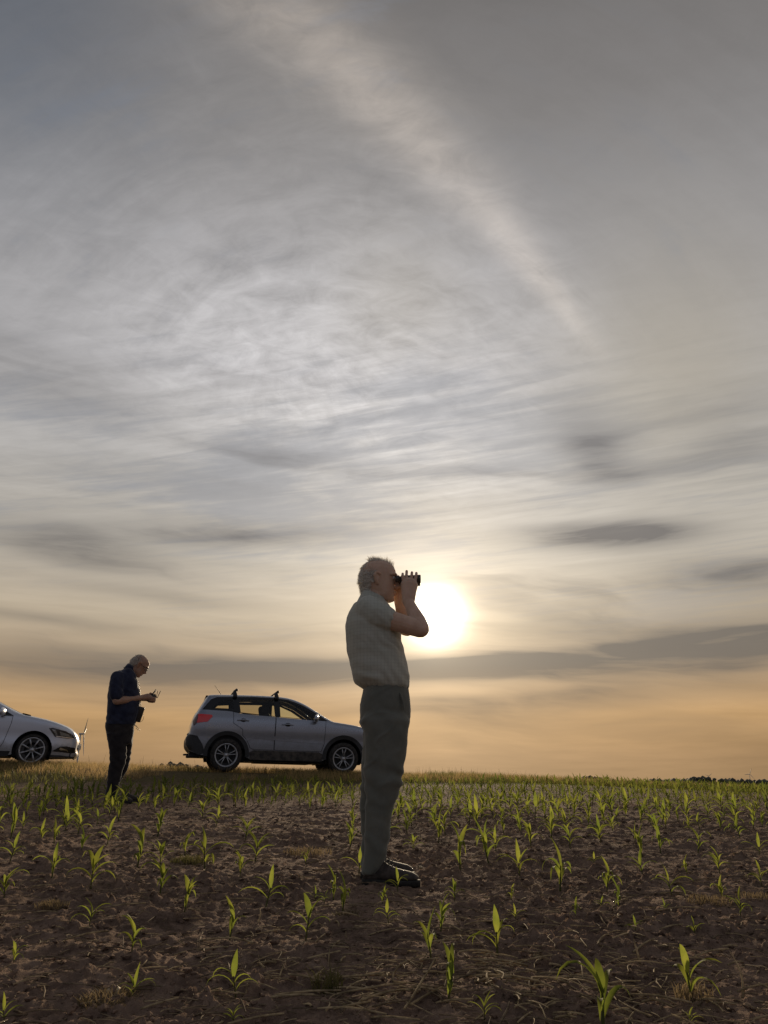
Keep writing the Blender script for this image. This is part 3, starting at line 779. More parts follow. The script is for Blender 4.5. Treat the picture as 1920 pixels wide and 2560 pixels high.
def turbine(u, v, Y, Rr, ang, lab, edge=True):
    hub = pix(u, v, Y); base = gz(hub.x, Y)
    e = empty('wind_turbine', (hub.x, Y, base), (0, 0, math.atan2(-hub.x, Y) if edge else -PI / 2)); h = hub.z - base
    MB().lathe([(2.6, 0), (2.2, h * .4), (1.4, h)], 16, 'z', (-4, 0, 0)).build('tower', M_WT, e)
    MB().box((-3, 0, h), (10, 4, 4)).build('nacelle', M_WT, e)
    MB().ball((3.2, 0, h), (2.4, 2, 2)).build('rotor_hub', M_WT, e)
    for k in range(3):
        a = ang + k * 2 * PI / 3; d = Vector((0, math.sin(a), math.cos(a))); p0 = Vector((3.4, 0, h)); b = MB()
        # slender coned and twisted blade
        b.tube([p0 + d * Rr * t + Vector((Rr * .10 * t, 0, 0)) for t in (0.02, .1, .25, .6, .98)], [1.5, 1.6, 2.3, 1.5, .5], 8, .45, up=(1, .5, 0)).build('rotor_blade', M_WT, e)
    tag(e, lab, 'wind turbine', 'wind turbines on the horizon')
turbine(206, 1835, 2000, 55, PI + .22, 'large wind turbine seen edge on beyond the nose of the silver hatchback')
turbine(1874, 1935, 6000, 45, .4, 'very faint wind turbine on the horizon near the right edge, right of the wooded rise', False)
turbine(1772, 1940, 7500, 40, .9, 'very faint wind turbine between the two wooded humps on the right horizon', False)
# ------------------------------------------------------------------ cars
M_GREYPAINT = None
def paint(name, c, dirt, dz0, dz1, rough=.32, metal=.75):
    m, nt, p = newmat(name)
    co = objco(); sp = nt.nodes.new('ShaderNodeSeparateXYZ'); nt.links.new(co, sp.inputs[0])
    n = vnoise(co, 7, 5, .7); n2 = vnoise(co, 45, 4, .7)
    f = vmin(vmax((1.0 - vsm(V(sp.outputs[2]) + (n - .5) * .35, dz0, dz1)) * (0.45 + n2 * 0.7), 0.0), 1.0) * .85
    f = vmin(f + vsm(n2, .60, .8) * .16, 1.0)
    nt.links.new(cmix(f, c, dirt), p.inputs['Base Color'])
    nt.links.new((f * .5 + rough).s, p.inputs['Roughness']); nt.links.new((metal - f * metal).s, p.inputs['Metallic'])
    p.inputs['Coat Weight'].default_value = .9; p.inputs['Coat Roughness'].default_value = .08
    return m
M_GREYPAINT = paint('dusty_grey_paint', (.30, .32, .37), (.085, .070, .060), .42, .95, .27, .6)
M_SILVER = paint('silver_paint', (.56, .59, .67), (.17, .15, .13), .28, .50, .34, .45)
M_BLACKTRIM = simple('black_plastic_trim', (.012, .012, .013), .55, var=.4, scale=30)
M_GLOSSBLACK = simple('gloss_black_frame', (.006, .006, .007), .25)
M_SILL = simple('muddy_sill_plastic', (.030, .026, .023), .8, var=.4, scale=9, c2=(.085, .070, .056))
M_TYRE = simple('tyre_rubber', (.016, .015, .014), .85, var=.5, scale=25, c2=(.045, .038, .032))
M_RIM = simple('alloy_rim', (.42, .42, .43), .38, .7, var=.2, scale=30)
M_DARKMETAL = simple('dark_brake_metal', (.02, .02, .02), .6)
M_SEAT = simple('seat_fabric', (.018, .018, .02), .9)
M_LINING = simple('car_lining', (.012, .012, .013), .9)
M_CHROME = simple('chrome', (.7, .68, .65), .15, 1.0)
def glass(name, tint, gl=.10):
    m, nt, p = newmat(name); nt.nodes.remove(p)
    t = nt.nodes.new('ShaderNodeBsdfTransparent'); t.inputs[0].default_value = (*tint, 1)
    g = nt.nodes.new('ShaderNodeBsdfGlossy'); g.inputs['Roughness'].default_value = .03; g.inputs[0].default_value = (.9, .9, .9, 1)
    fr = nt.nodes.new('ShaderNodeFresnel'); fr.inputs[0].default_value = 1.5
    mx = nt.nodes.new('ShaderNodeMixShader'); nt.links.new(fr.outputs[0], mx.inputs[0]); nt.links.new(t.outputs[0], mx.inputs[1]); nt.links.new(g.outputs[0], mx.inputs[2])
    nt.links.new(mx.outputs[0], nt.nodes['Material Output'].inputs[0]); return m
M_GLASS = glass('car_glass', (.84, .88, .80)); M_TINT = glass('privacy_glass', (.74, .74, .66))
M_RED = simple('red_lamp', (.75, .03, .03), .2, coat=.8); M_REDDARK = simple('dark_red_lamp', (.06, .006, .006), .2, coat=.8)
M_LAMP = simple('headlamp_lens', (.30, .32, .34), .12, .6, coat=1.0); M_LAMPDARK = simple('headlamp_dark', (.02, .02, .025), .2, coat=1.0)

def resample(poly, step, closed=True):
    out = []; n = len(poly)
    for i in range(n if closed else n - 1):
        a, b = Vector(poly[i]), Vector(poly[(i + 1) % n]); k = max(1, int((b - a).length / step + .5))
        out += [tuple(a.lerp(b, j / k)) for j in range(k)]
    if not closed: out.append(tuple(poly[-1]))
    return out
def smooth_line(pts, per=5):
    P = [Vector(p) for p in pts]; out = []
    for i in range(len(P) - 1):
        p0, p1, p2, p3 = P[max(i - 1, 0)], P[i], P[i + 1], P[min(i + 2, len(P) - 1)]
        for k in range(per):
            t = k / per
            out.append(tuple(.5 * ((2 * p1) + (p2 - p0) * t + (2 * p0 - 5 * p1 + 4 * p2 - p3) * t * t + (3 * p1 - p0 - 3 * p2 + p3) * t ** 3)))
    out.append(tuple(P[-1])); return out
def inpoly(x, z, poly):
    P = np.asarray(poly); x1, z1 = P[:, 0], P[:, 1]; x2, z2 = np.roll(x1, -1), np.roll(z1, -1)
    x = np.asarray(x)[:, None]; z = np.asarray(z)[:, None]
    c = ((z1 > z) != (z2 > z)) & (x < (x2 - x1) * (z - z1) / np.where(z2 == z1, 1e-9, z2 - z1) + x1)
    return c.sum(1) % 2 == 1
def segdist(x, z, line):
    P = np.asarray(line); a, b = P[:-1], P[1:]; d = b - a
    px_ = np.asarray(x)[:, None] - a[None, :, 0]; pz_ = np.asarray(z)[:, None] - a[None, :, 1]
    t = np.clip((px_ * d[:, 0] + pz_ * d[:, 1]) / np.maximum((d ** 2).sum(1), 1e-9), 0, 1)
    return np.hypot(px_ - t * d[:, 0], pz_ - t * d[:, 1]).min(1)
def shrink(poly, d):
    P = [Vector(p) for p in poly]; n = len(P); out = []
    area = sum(P[i].x * P[(i + 1) % n].y - P[(i + 1) % n].x * P[i].y for i in range(n)); s = 1 if area > 0 else -1
    for i in range(n):
        e1 = (P[i] - P[i - 1]).normalized(); e2 = (P[(i + 1) % n] - P[i]).normalized()
        n1, n2 = Vector((-e1.y, e1.x)) * s, Vector((-e2.y, e2.x)) * s; m = (n1 + n2)
        m = m.normalized() if m.length > 1e-6 else n1
        out.append(tuple(P[i] + m * d / max(.4, m.dot(n1))))
    return out

class Car:
    def __init__(s, name, top, halfw, r, loc, rot):
        s.e = empty(name, loc, rot); s.top = top; s.hw = halfw; s.r = r
    def w(s, x, z):
        x = np.asarray(x, float); z = np.asarray(z, float); b = s.hw(x, z); d = segdist(x, z, s.top); r = s.r
        k = np.clip(r - d, 0, r); return b - r + np.sqrt(np.maximum(r * r - k * k, 0))
    def panel(s, name, poly, mat, holes=(), off=0.0, step=.05, sides=(-1, 1), parent=None, grid=.055):
        poly = resample(poly, step); holes = [resample(h, step) for h in holes]
        vs = []; es = []
        for P in [poly] + holes:
            k = len(vs); vs += [Vector(p) for p in P]; es += [(k + i, k + (i + 1) % len(P)) for i in range(len(P))]
        A = np.array(poly); gx_, gz_ = np.meshgrid(np.arange(A[:, 0].min(), A[:, 0].max(), grid), np.arange(A[:, 1].min(), A[:, 1].max(), grid))
        px_, pz_ = gx_.ravel() + .013, gz_.ravel() + .017
        T = np.array(resample(s.top, .045, False))          # extra rows of points along the rounded edge
        nrm_ = np.stack([np.gradient(T[:, 1]), -np.gradient(T[:, 0])], -1); nrm_ /= np.maximum(np.linalg.norm(nrm_, axis=1, keepdims=True), 1e-9)
        for d in (.010, .026, .05): px_ = np.append(px_, T[:, 0] + nrm_[:, 0] * d); pz_ = np.append(pz_, T[:, 1] + nrm_[:, 1] * d)
        ok = inpoly(px_, pz_, poly) & (segdist(px_, pz_, poly + [poly[0]]) > .007)
        for h in holes: ok &= ~inpoly(px_, pz_, h) & (segdist(px_, pz_, h + [h[0]]) > .010)
        vs += [Vector((a, b)) for a, b in zip(px_[ok], pz_[ok])]
        co, _, fs, _, _, _ = geometry.delaunay_2d_cdt(vs, es, [], 0, 1e-5)
        C = np.array([c[:] for c in co]); F = [f for f in fs if len(f) == 3]; cen = np.array([C[list(f)].mean(0) for f in F])
        ok = inpoly(cen[:, 0], cen[:, 1], poly)
        for h in holes: ok &= ~inpoly(cen[:, 0], cen[:, 1], h)
        F = [f for f, o in zip(F, ok) if o]; ww = s.w(C[:, 0], C[:, 1]) + off; out = []
        for sd in sides:
            v = [(c[0], sd * y, c[1]) for c, y in zip(C, ww)]
            me = mesh_from(name, v, [f if sd < 0 else f[::-1] for f in F], mat)
            out.append(link(name, me, parent or s.e))
        return out
    def strip(s, name, line, mat, off=0.0, inset=0.0, crown=.0, parent=None, n=12, step=.05):
        L = resample(line, step, False); A = np.array(L); ww = s.w(A[:, 0], A[:, 1]) - inset
        nr = np.stack([-np.gradient(A[:, 1]), np.gradient(A[:, 0])], -1); nr /= np.maximum(np.linalg.norm(nr, axis=1, keepdims=True), 1e-9)
        v = []; f = []
        for (x, z), b, q in zip(L, ww, nr):
            for k in range(n + 1):
                t = -1 + 2 * k / n; h = off + crown * (1 - t * t)
                v.append((x + q[0] * h, t * b, z + q[1] * h))
        for i in range(len(L) - 1):
            for k in range(n): a = i * (n + 1) + k; f.append((a, a + 1, a + n + 2, a + n + 1))
        b_ = MB().add(v, f).build(name, mat, parent or s.e); return b_

def arc(cx, cz, r, a0, a1, n=22): return [(cx + r * math.cos(a0 + (a1 - a0) * k / n), cz + r * math.sin(a0 + (a1 - a0) * k / n)) for k in range(n + 1)]
def wheel(car, x, y, z, rt, rr, wdt, spokes, sd, double=True, matdark=M_DARKMETAL, steer=0.0):
    e = empty('wheel', (x, y, z), (rnd.uniform(0, .1), 0, steer)); e.parent = car.e; hw = wdt / 2
    MB().lathe([(rr, -hw * .80), (rr + .012, -hw * .98), (rr + .05, -hw), (rt - .03, -hw * .93), (rt - .008, -hw * .72), (rt, -hw * .45), (rt, hw * .45), (rt - .008, hw * .72), (rt - .03, hw * .93), (rr + .05, hw), (rr, hw * .8)], 44).build('tyre', M_TYRE, e)
    o = sd * hw * .86
    MB().lathe([(rr + .006, o), (rr - .004, o + sd * .006), (rr - .020, o - sd * .002), (rr - .026, o - sd * .03), (rr - .03, o - sd * .12)], 44).build('rim', M_RIM, e)
    MB().lathe([(0.001, o - sd * .07), (rr * .62, o - sd * .07), (rr * .62, o - sd * .085)], 24).build('brake_disc', matdark, e)
    MB().lathe([(0.001, o - sd * .095), (rr - .004, o - sd * .095)], 24).build('wheel_well_shade', matdark, e)
    MB().lathe([(0.001, o - sd * .012), (.028, o - sd * .012), (.034, o - sd * .02), (.058, o - sd * .028), (.058, o - sd * .06)], 20).build('hub_cap', M_RIM, e)
    for k in range(spokes):
        a = 2 * PI * k / spokes + .3
        b = MB()
        for da in ((-.19, .19) if double else (0,)):
            a1, a2 = a + da * .9, a + da * 1.0
            p0 = Vector((math.cos(a + da * .55) * .045, o - sd * .022, math.sin(a + da * .55) * .045)); p1 = Vector((math.cos(a2) * (rr - .012), o - sd * .012, math.sin(a2) * (rr - .012)))
            b.tube([p0, p0.lerp(p1, .5), p1], ([.012, .010, .011] if double else [.010, .016, .022]), 6, .8, up=(0, 1, 0), round_caps=False)
        b.build('spoke', M_RIM, e)
    return e
def seat(parent, x, y, z, s=1.0):
    b = MB(); b.box((x, y, z + .08), (.50 * s, .48, .14)); b.tube([(x - .24, y, z + .1), (x - .30, y, z + .35), (x - .42, y, z + .66)], [.10, .11, .09], 10, .55 / .5 * 1.9, up=(0, 1, 0))
    b.tube([(x - .43, y, z + .74), (x - .46, y, z + .88)], [.075, .07], 10, 1.7, up=(0, 1, 0)); return b.build('seat', M_SEAT, parent)
def mirror(parent, x, y, z, sd, mat):
    b = MB(); b.tube([(x + .02, y, z), (x + .01, y + sd * .10, z + .03)], [.022, .02], 8); b.build('mirror_arm', M_BLACKTRIM, parent)
    b = MB(); b.tube([(x + .02, y + sd * .07, z + .07), (x + .015, y + sd * .16, z + .075), (x - .01, y + sd * .25, z + .065)], [.075, .085, .06], 12, .72, up=(1, 0, 0)); b.build('mirror', mat, parent)

# ---- grey SUV
def hw_suv(x, z):
    b = .885 - .010 * np.clip((.62 - z) / .2, 0, 1) - .020 * np.exp(-((z - .66) / .13) ** 2) - .06 * np.clip((z - .98) / .2, 0, 1) ** 2
    b = np.where(z > 1.12, b - (z - 1.12) * .46, b)
    b = b - .95 * np.clip(x - 2.85, 0, None) ** 2 - .75 * np.clip(-.42 - x, 0, None) ** 2
    return b
top_s = smooth_line([(-.76, .40), (-.84, .50), (-.85, .66), (-.79, .76), (-.765, .90), (-.72, 1.06), (-.665, 1.19), (-.53, 1.44), (-.47, 1.545), (-.38, 1.577), (0, 1.594), (.5, 1.607), (.95, 1.605), (1.3, 1.575),
                     (1.62, 1.465), (1.95, 1.275), (2.22, 1.115), (2.36, 1.085), (2.75, 1.035), (3.10, .955), (3.28, .88), (3.36, .74), (3.385, .56), (3.33, .38), (3.28, .30)], 4)
suv = Car('grey_suv', top_s, hw_suv, .085, (-3.52, 17.60, .157 + CAM_H), (0, R(1.25), R(15)))
tag(suv.e, 'dusty grey SUV with roof bars parked side on behind the binocular man', 'car')
RA, RT = .395, .345
side = [p for p in top_s] + [(3.25, .27)] + [(2.5 + RA + .06, .27)] + arc(2.5, RT, RA, -.10, PI + .10) + [(2.02, .27), (.50, .27)] + arc(0, RT, RA, -.10, PI + .10) + [(-.55, .33)]
DLO = [(-.565, 1.245), (-.40, 1.465), (-.28, 1.520), (.5, 1.560), (.95, 1.558), (1.27, 1.528), (1.58, 1.425), (1.90, 1.245), (2.12, 1.105), (1.75, 1.110), (.9, 1.155), (.30, 1.185), (.16, 1.215), (-.05, 1.235)]
G_Q = [(-.36, 1.285), (-.18, 1.455), (.06, 1.475), (.09, 1.285)]
G_R = [(.24, 1.215), (.19, 1.49), (.93, 1.512), (.97, 1.165)]
G_F = [(1.09, 1.155), (1.07, 1.512), (1.26, 1.490), (1.53, 1.390), (1.80, 1.240), (1.99, 1.125), (1.75, 1.125)]
D_R = [(.085, 1.215)] + [(.10, .98), (.30, .86)] + arc(0, RT, .50, .90, .30, 5) + [(.56, .46), (.98, .46), (.985, 1.15), (.30, 1.183), (.17, 1.205)]
D_F = [(.995, .46), (2.0, .46), (2.06, .62), (2.08, 1.103), (1.75, 1.107), (.995, 1.148)]
suv.panel('body', side, M_GREYPAINT, [shrink(DLO, -.004), shrink(D_R, -.005), shrink(D_F, -.005)])
suv.panel('rear_door', shrink(D_R, .004), M_GREYPAINT, off=.003); suv.panel('front_door', shrink(D_F, .004), M_GREYPAINT, off=.003)
suv.panel('window_frame', DLO, M_GLOSSBLACK, [G_Q, G_R, G_F], off=-.004)
suv.panel('window', shrink(G_Q, -.006), M_TINT, off=-.008); suv.panel('window', shrink(G_R, -.006), M_TINT, off=-.008); suv.panel('window', shrink(G_F, -.006), M_GLASS, off=-.008)
lin_side = [(-.6, .5), (-.6, 1.18), (-.40, 1.47), (-.2, 1.53), (.9, 1.57), (1.25, 1.54), (2.05, 1.12), (2.06, .4)]
suv.panel('inner_lining', lin_side, M_LINING, [shrink(G_Q, -.02), shrink(G_R, -.02), shrink(G_F, -.02)], off=-.05)
i0 = lambda x, z: min(range(len(top_s)), key=lambda i: (top_s[i][0] - x) ** 2 + (top_s[i][1] - z) ** 2)
a, b, c_, d_, e_, f_ = i0(-.79, .76), i0(-.665, 1.19), i0(-.45, 1.50), i0(1.3, 1.575), i0(2.22, 1.115), i0(3.28, .88)
suv.strip('rear_bumper', top_s[:a + 1], M_BLACKTRIM); suv.strip('tailgate', top_s[a:b + 1], M_GREYPAINT, crown=.03); suv.strip('rear_window', top_s[b:c_ + 1], M_TINT, crown=.02)
suv.strip('roof', top_s[c_:d_ + 1], M_GREYPAINT, crown=.025); suv.strip('windscreen', top_s[d_:e_ + 1], M_GLASS, crown=.03); suv.strip('bonnet', top_s[e_:f_ + 1], M_GREYPAINT, crown=.035); suv.strip('front_bumper', top_s[f_:], M_GREYPAINT, crown=.04)
MB().box((1.25, 0, .30), (2.1, 1.3, .16)).box((1.25, 0, .235), (1.2, .5, .07)).box((-.5, 0, .36), (.5, 1.2, .14)).box((3.0, 0, .33), (.5, 1.2, .12)).build('underbody', M_BLACKTRIM, suv.e, smooth=False)
MB().tube([(-.55, -.45, .30), (-.78, -.46, .29)], .03, 8).build('exhaust_pipe', M_DARKMETAL, suv.e)
MB().tube([(-.6, 0, .36), (-.84, 0, .34)], [.022, .02], 8).build('tow_bar', M_BLACKTRIM, suv.e)
for cx in (0, 2.5):
    suv.panel('arch_cladding', arc(cx, RT, RA - .008, -.12, PI + .12, 26) + arc(cx, RT, RA + .075, PI + .10, -.10, 26), M_BLACKTRIM, off=.014)
    for sd in (-1, 1):
        L = arc(cx, RT, RA, -.35, PI + .35, 20); v = [(p[0], sd * y, p[1]) for p in L for y in (.872, .50)]
        MB().add(v, [(2 * i, 2 * i + 1, 2 * i + 3, 2 * i + 2) for i in range(20)]).add([(p[0], sd * .50, p[1]) for p in L], [tuple(range(21))]).build('wheel_arch_liner', M_LINING, suv.e, fix=False)
suv.panel('sill_cladding', [(.49, .255), (.47, .40), (.55, .445), (1.95, .445), (2.04, .40), (2.02, .255)], M_SILL, off=.010)
suv.panel('rear_bumper_side', [(-.44, .36), (-.56, .32), (-.76, .42), (-.835, .52), (-.845, .66), (-.80, .735), (-.62, .70), (-.50, .53)], M_BLACKTRIM, off=.006)
suv.panel('front_bumper_side', [(2.95, .29), (3.26, .28), (3.33, .40), (3.37, .56), (3.15, .52), (2.98, .44)], M_BLACKTRIM, off=.006)
suv.panel('tail_lamp', [(-.735, 1.02), (-.66, 1.15), (-.36, 1.135), (-.345, 1.10), (-.44, .99), (-.68, .955)], M_RED, off=.010)
suv.panel('reversing_lamp', [(-.745, .99), (-.735, 1.02), (-.66, 1.15), (-.64, 1.145), (-.66, .955), (-.72, .90)], M_REDDARK, off=.013)
suv.panel('headlamp', [(2.93, .93), (3.26, .875), (3.31, .79), (3.10, .80), (2.95, .86)], M_LAMP, off=.006)
suv.panel('side_bulge_panel', [(.35, .62), (.55, .80), (.95, .745), (1.95, .645), (1.98, .62), (1.0, .66), (.6, .69)], M_GREYPAINT, off=.012, grid=.03)
for sd in (-1, 1):
    for hx, hz in ((.30, 1.045), (1.25, .99)):
        y = float(suv.w([hx], [hz])[0]) * sd; k = MB()
        k.tube([(hx - .12, y + sd * .018, hz), (hx, y + sd * .030, hz + .006), (hx + .11, y + sd * .018, hz)], [.013, .016, .013], 8); k.build('door_handle', M_GREYPAINT, suv.e)
        MB().ball((hx, y + sd * .004, hz), (.062, .006, .042), 14, 6).build('handle_recess', M_GLOSSBLACK, suv.e)
    mirror(suv.e, 1.83, sd * .845, 1.06, sd, M_GREYPAINT)
    wheel(suv, 0, sd * .785, .334, .334, .232, .215, 5, sd); wheel(suv, 2.5, sd * .785, .334, .334, .232, .215, 5, sd)
MB().box((-.44, 0, 1.545), (.14, 1.06, .026)).build('roof_spoiler', M_GLOSSBLACK, suv.e)
MB().tube([(-.16, -.32, 1.59), (-.34, -.34, 1.80)], [.008, .003], 6).build('antenna', M_BLACKTRIM, suv.e)
seat(suv.e, 1.25, -.36, .52); seat(suv.e, 1.25, .36, .52)
MB().box((.32, 0, .62), (.5, 1.2, .18)).box((.10, 0, .86), (.16, 1.2, .50)).tube([(.05, -.38, 1.16), (.05, -.38, 1.22)], .085, 8, .6).tube([(.05, .38, 1.16), (.05, .38, 1.22)], .085, 8, .6).build('rear_seat', M_SEAT, suv.e, smooth=False)
MB().box((1.95, 0, .93), (.42, 1.38, .24)).box((2.1, 0, .98), (.3, 1.3, .18)).build('dashboard', M_SEAT, suv.e, smooth=False)
k = MB(); k.tube([(1.66 + .05 * math.sin(t), .36 + .18 * math.cos(t), 1.02 + .17 * math.sin(t)) for t in [2 * PI * i / 18 for i in range(19)]], .015, 6, round_caps=False); k.build('steering_wheel', M_SEAT, suv.e)
MB().box((1.53, 0, 1.40), (.02, .22, .07)).tube([(1.55, 0, 1.45), (1.53, 0, 1.41)], .01, 6).build('inside_mirror', M_SEAT, suv.e)
MB().tube([(-.40, -.55, 1.27), (-.58, -.30, 1.33)], .012, 6).build('rear_wiper', M_BLACKTRIM, suv.e)
# roof bars are clamped to the roof: part of the car
for x in (.10, 1.00):
    bz = 1.622
    k = MB(); k.tube([(x, -.60, bz + .055), (x, -.3, bz + .07), (x, .3, bz + .07), (x, .60, bz + .055)], [.026] * 4, 10, .55, up=(0, 0, 1)); bar = k.build('roof_bar', M_BLACKTRIM, suv.e)
    for sd in (-1, 1):
        z0 = 1.545
        k = MB(); k.tube([(x, sd * .66, z0 + .02), (x - .01, sd * .64, z0 + .08), (x - .01, sd * .595, bz + .045)], [.05, .042, .035], 10, .7, up=(0, 1, 0)); k.tube([(x - .01, sd * .60, bz + .035), (x + .03, sd * .585, bz + .08)], [.034, .03], 8)
        k.build('bar_foot', M_BLACKTRIM, suv.e)

# ---- silver hatchback (its front half stands in the frame)
def hw_fab(x, z):
    b = .860 - .012 * np.exp(-((z - .55) / .14) ** 2) - .02 * np.clip((.42 - z) / .2, 0, 1) - .07 * np.clip((z - .86) / .2, 0, 1) ** 2
    b = np.where(z > .98, b - (z - .98) * .50, b)
    b = b - .62 * np.clip(x - 2.62, 0, None) ** 2 - .55 * np.clip(-.30 - x, 0, None) ** 2
    return b
top_f = smooth_line([(-.60, .26), (-.70, .36), (-.715, .60), (-.67, .80), (-.63, .95), (-.50, 1.16), (-.38, 1.36), (-.28, 1.415), (.1, 1.447), (.55, 1.462), (.95, 1.45), (1.25, 1.405), (1.60, 1.265), (1.95, 1.095), (2.20, .985), (2.34, .955),
                     (2.70, .885), (3.0, .80), (3.18, .715), (3.27, .62), (3.31, .50), (3.30, .34), (3.33, .25), (3.27, .19)], 4)
fab = Car('silver_hatchback', top_f, hw_fab, .075, (-9.58, 15.735, .297 + CAM_H), (0, R(1.0), R(22.5)))
tag(fab.e, 'clean silver hatchback cut by the left edge, only its front half in view', 'car')
RA, RT = .365, .31; WB = 2.47
side = [p for p in top_f] + [(3.24, .20), (WB + RA + .05, .19)] + arc(WB, RT, RA, -.25, PI + .25) + [(WB - RA - .05, .20), (RA + .05, .20)] + arc(0, RT, RA, -.25, PI + .25) + [(-.50, .24)]
DLO = [(-.30, 1.04), (-.22, 1.30), (.1, 1.37), (.6, 1.395), (.95, 1.38), (1.22, 1.33), (1.58, 1.185), (1.86, 1.045), (2.04, .945), (1.4, .96), (.4, .995)]
G_R = [(-.10, 1.05), (-.02, 1.31), (.55, 1.355), (.62, 1.02)]
G_F = [(.74, 1.01), (.70, 1.355), (.95, 1.345), (1.20, 1.295), (1.55, 1.155), (1.82, 1.015), (1.93, .965), (1.4, .98)]
D_F = [(.72, .30), (1.86, .30), (1.93, .42), (2.02, .80), (2.03, .935), (1.4, .952), (.72, .975)]
D_R = [(.10, .62), (.40, .40), (.45, .30), (.70, .30), (.70, .98), (-.10, 1.01)]
fab.panel('body', side, M_SILVER, [shrink(DLO, -.004), shrink(D_R, -.005), shrink(D_F, -.005)])
fab.panel('front_door', shrink(D_F, .004), M_SILVER, off=.002); fab.panel('rear_door', shrink(D_R, .004), M_SILVER, off=.002)
fab.panel('window_frame', DLO, M_GLOSSBLACK, [G_R, G_F], off=-.004); fab.panel('window', shrink(G_R, -.006), M_TINT, off=-.008); fab.panel('window', shrink(G_F, -.006), M_GLASS, off=-.008)
fab.panel('inner_lining', [(-.4, .4), (-.4, 1.0), (-.25, 1.32), (.6, 1.41), (1.2, 1.34), (1.98, .96), (1.98, .35)], M_LINING, [shrink(G_R, -.02), shrink(G_F, -.02)], off=-.05)
i0 = lambda x, z: min(range(len(top_f)), key=lambda i: (top_f[i][0] - x) ** 2 + (top_f[i][1] - z) ** 2)
b, c_, d_, e_, f_ = i0(-.63, .95), i0(-.38, 1.36), i0(1.25, 1.405), i0(2.20, .985), i0(3.18, .715)
fab.strip('tailgate', top_f[:b + 1], M_SILVER, crown=.04); fab.strip('rear_window', top_f[b:c_ + 1], M_TINT, crown=.02); fab.strip('roof', top_f[c_:d_ + 1], M_SILVER, crown=.025)
fab.strip('windscreen', top_f[d_:e_ + 1], M_GLASS, crown=.045); fab.strip('bonnet', top_f[e_:f_ + 1], M_SILVER, crown=.05); fab.strip('front_bumper', top_f[f_:], M_SILVER, crown=.04)
fab.strip('windscreen_wiper', [(2.18, 1.0), (2.34, .965)], M_BLACKTRIM, off=.02, inset=.1)
MB().box((1.25, 0, .27), (2.0, 1.3, .16)).box((-.4, 0, .30), (.4, 1.2, .14)).box((2.95, 0, .25), (.5, 1.3, .10)).build('underbody', M_BLACKTRIM, fab.e, smooth=False)
for cx in (0, WB):
    for sd in (-1, 1):
        L = arc(cx, RT, RA, -.45, PI + .45, 20); v = [(p[0], sd * y, p[1]) for p in L for y in (.845, .48)]
        MB().add(v, [(2 * i, 2 * i + 1, 2 * i + 3, 2 * i + 2) for i in range(20)]).add([(p[0], sd * .48, p[1]) for p in L], [tuple(range(21))]).build('wheel_arch_liner', M_LINING, fab.e, fix=False)
fab.panel('sill_cladding', [(RA + .06, .175), (RA + .02, .275), (WB - RA - .02, .275), (WB - RA - .06, .175)], M_BLACKTRIM, off=.004)
HL = [(2.72, .735), (2.80, .745), (3.05, .690), (3.20, .625), (3.24, .56), (3.10, .550), (2.86, .570)]
fab.panel('headlamp', HL, M_LAMPDARK, off=.006, grid=.03)
fab.panel('lamp_reflector', [(2.78, .715), (2.85, .705), (2.90, .62), (2.87, .61)], M_LAMP, off=.010, grid=.03); fab.panel('lamp_reflector', [(2.93, .680), (3.10, .635), (3.16, .590), (2.96, .605)], M_LAMP, off=.010, grid=.03)
fab.panel('running_light', [(2.87, .592), (3.22, .566), (3.22, .556), (2.88, .578)], M_CHROME, off=.011, grid=.03)
fab.panel('fog_lamp_grille', [(2.84, .295), (2.98, .390), (3.10, .400), (3.28, .375), (3.29, .285), (3.20, .272)], M_GLOSSBLACK, off=.006, grid=.03)
fab.panel('fog_lamp', [(2.97, .340), (2.99, .372), (3.03, .358), (3.12, .335), (3.15, .300), (3.08, .325), (3.0, .320)], M_CHROME, off=.011, grid=.03)
fab.panel('bumper_lip', [(2.80, .175), (2.82, .225), (3.0, .225), (3.29, .20), (3.28, .19)], M_BLACKTRIM, off=.008)
fab.strip('grille', [(3.26, .63), (3.305, .53), (3.31, .50)], M_GLOSSBLACK, off=.006, inset=.14, crown=.04); fab.strip('grille_surround', [(3.235, .655), (3.262, .632)], M_CHROME, off=.008, inset=.12, crown=.04)
fab.strip('lower_grille', [(3.305, .40), (3.302, .32)], M_GLOSSBLACK, off=.006, inset=.12, crown=.04)
MB().box((3.385, 0, .42), (.012, .52, .11)).build('number_plate', simple('plate_white', (.6, .6, .56), .5), fab.e, smooth=False)
for sd in (-1, 1):
    mirror(fab.e, 1.82, sd * .835, .93, sd, M_SILVER)
    y = float(fab.w([.88], [.80])[0]) * sd
    MB().tube([(.76, y + sd * .018, .80), (.86, y + sd * .028, .803), (.97, y + sd * .018, .80)], .013, 8).build('door_handle', M_SILVER, fab.e)
    wheel(fab, 0, sd * .735, .31, .31, .236, .205, 8, sd, False, M_GLOSSBLACK); wheel(fab, WB, sd * .735, .31, .31, .236, .205, 8, sd, False, M_GLOSSBLACK)
seat(fab.e, 1.15, -.34, .42); seat(fab.e, 1.15, .34, .42)
MB().box((.22, 0, .52), (.45, 1.1, .16)).box((.0, 0, .76), (.15, 1.1, .46)).build('rear_seat', M_SEAT, fab.e, smooth=False)
MB().box((1.85, 0, .82), (.42, 1.3, .22)).build('dashboard', M_SEAT, fab.e, smooth=False)
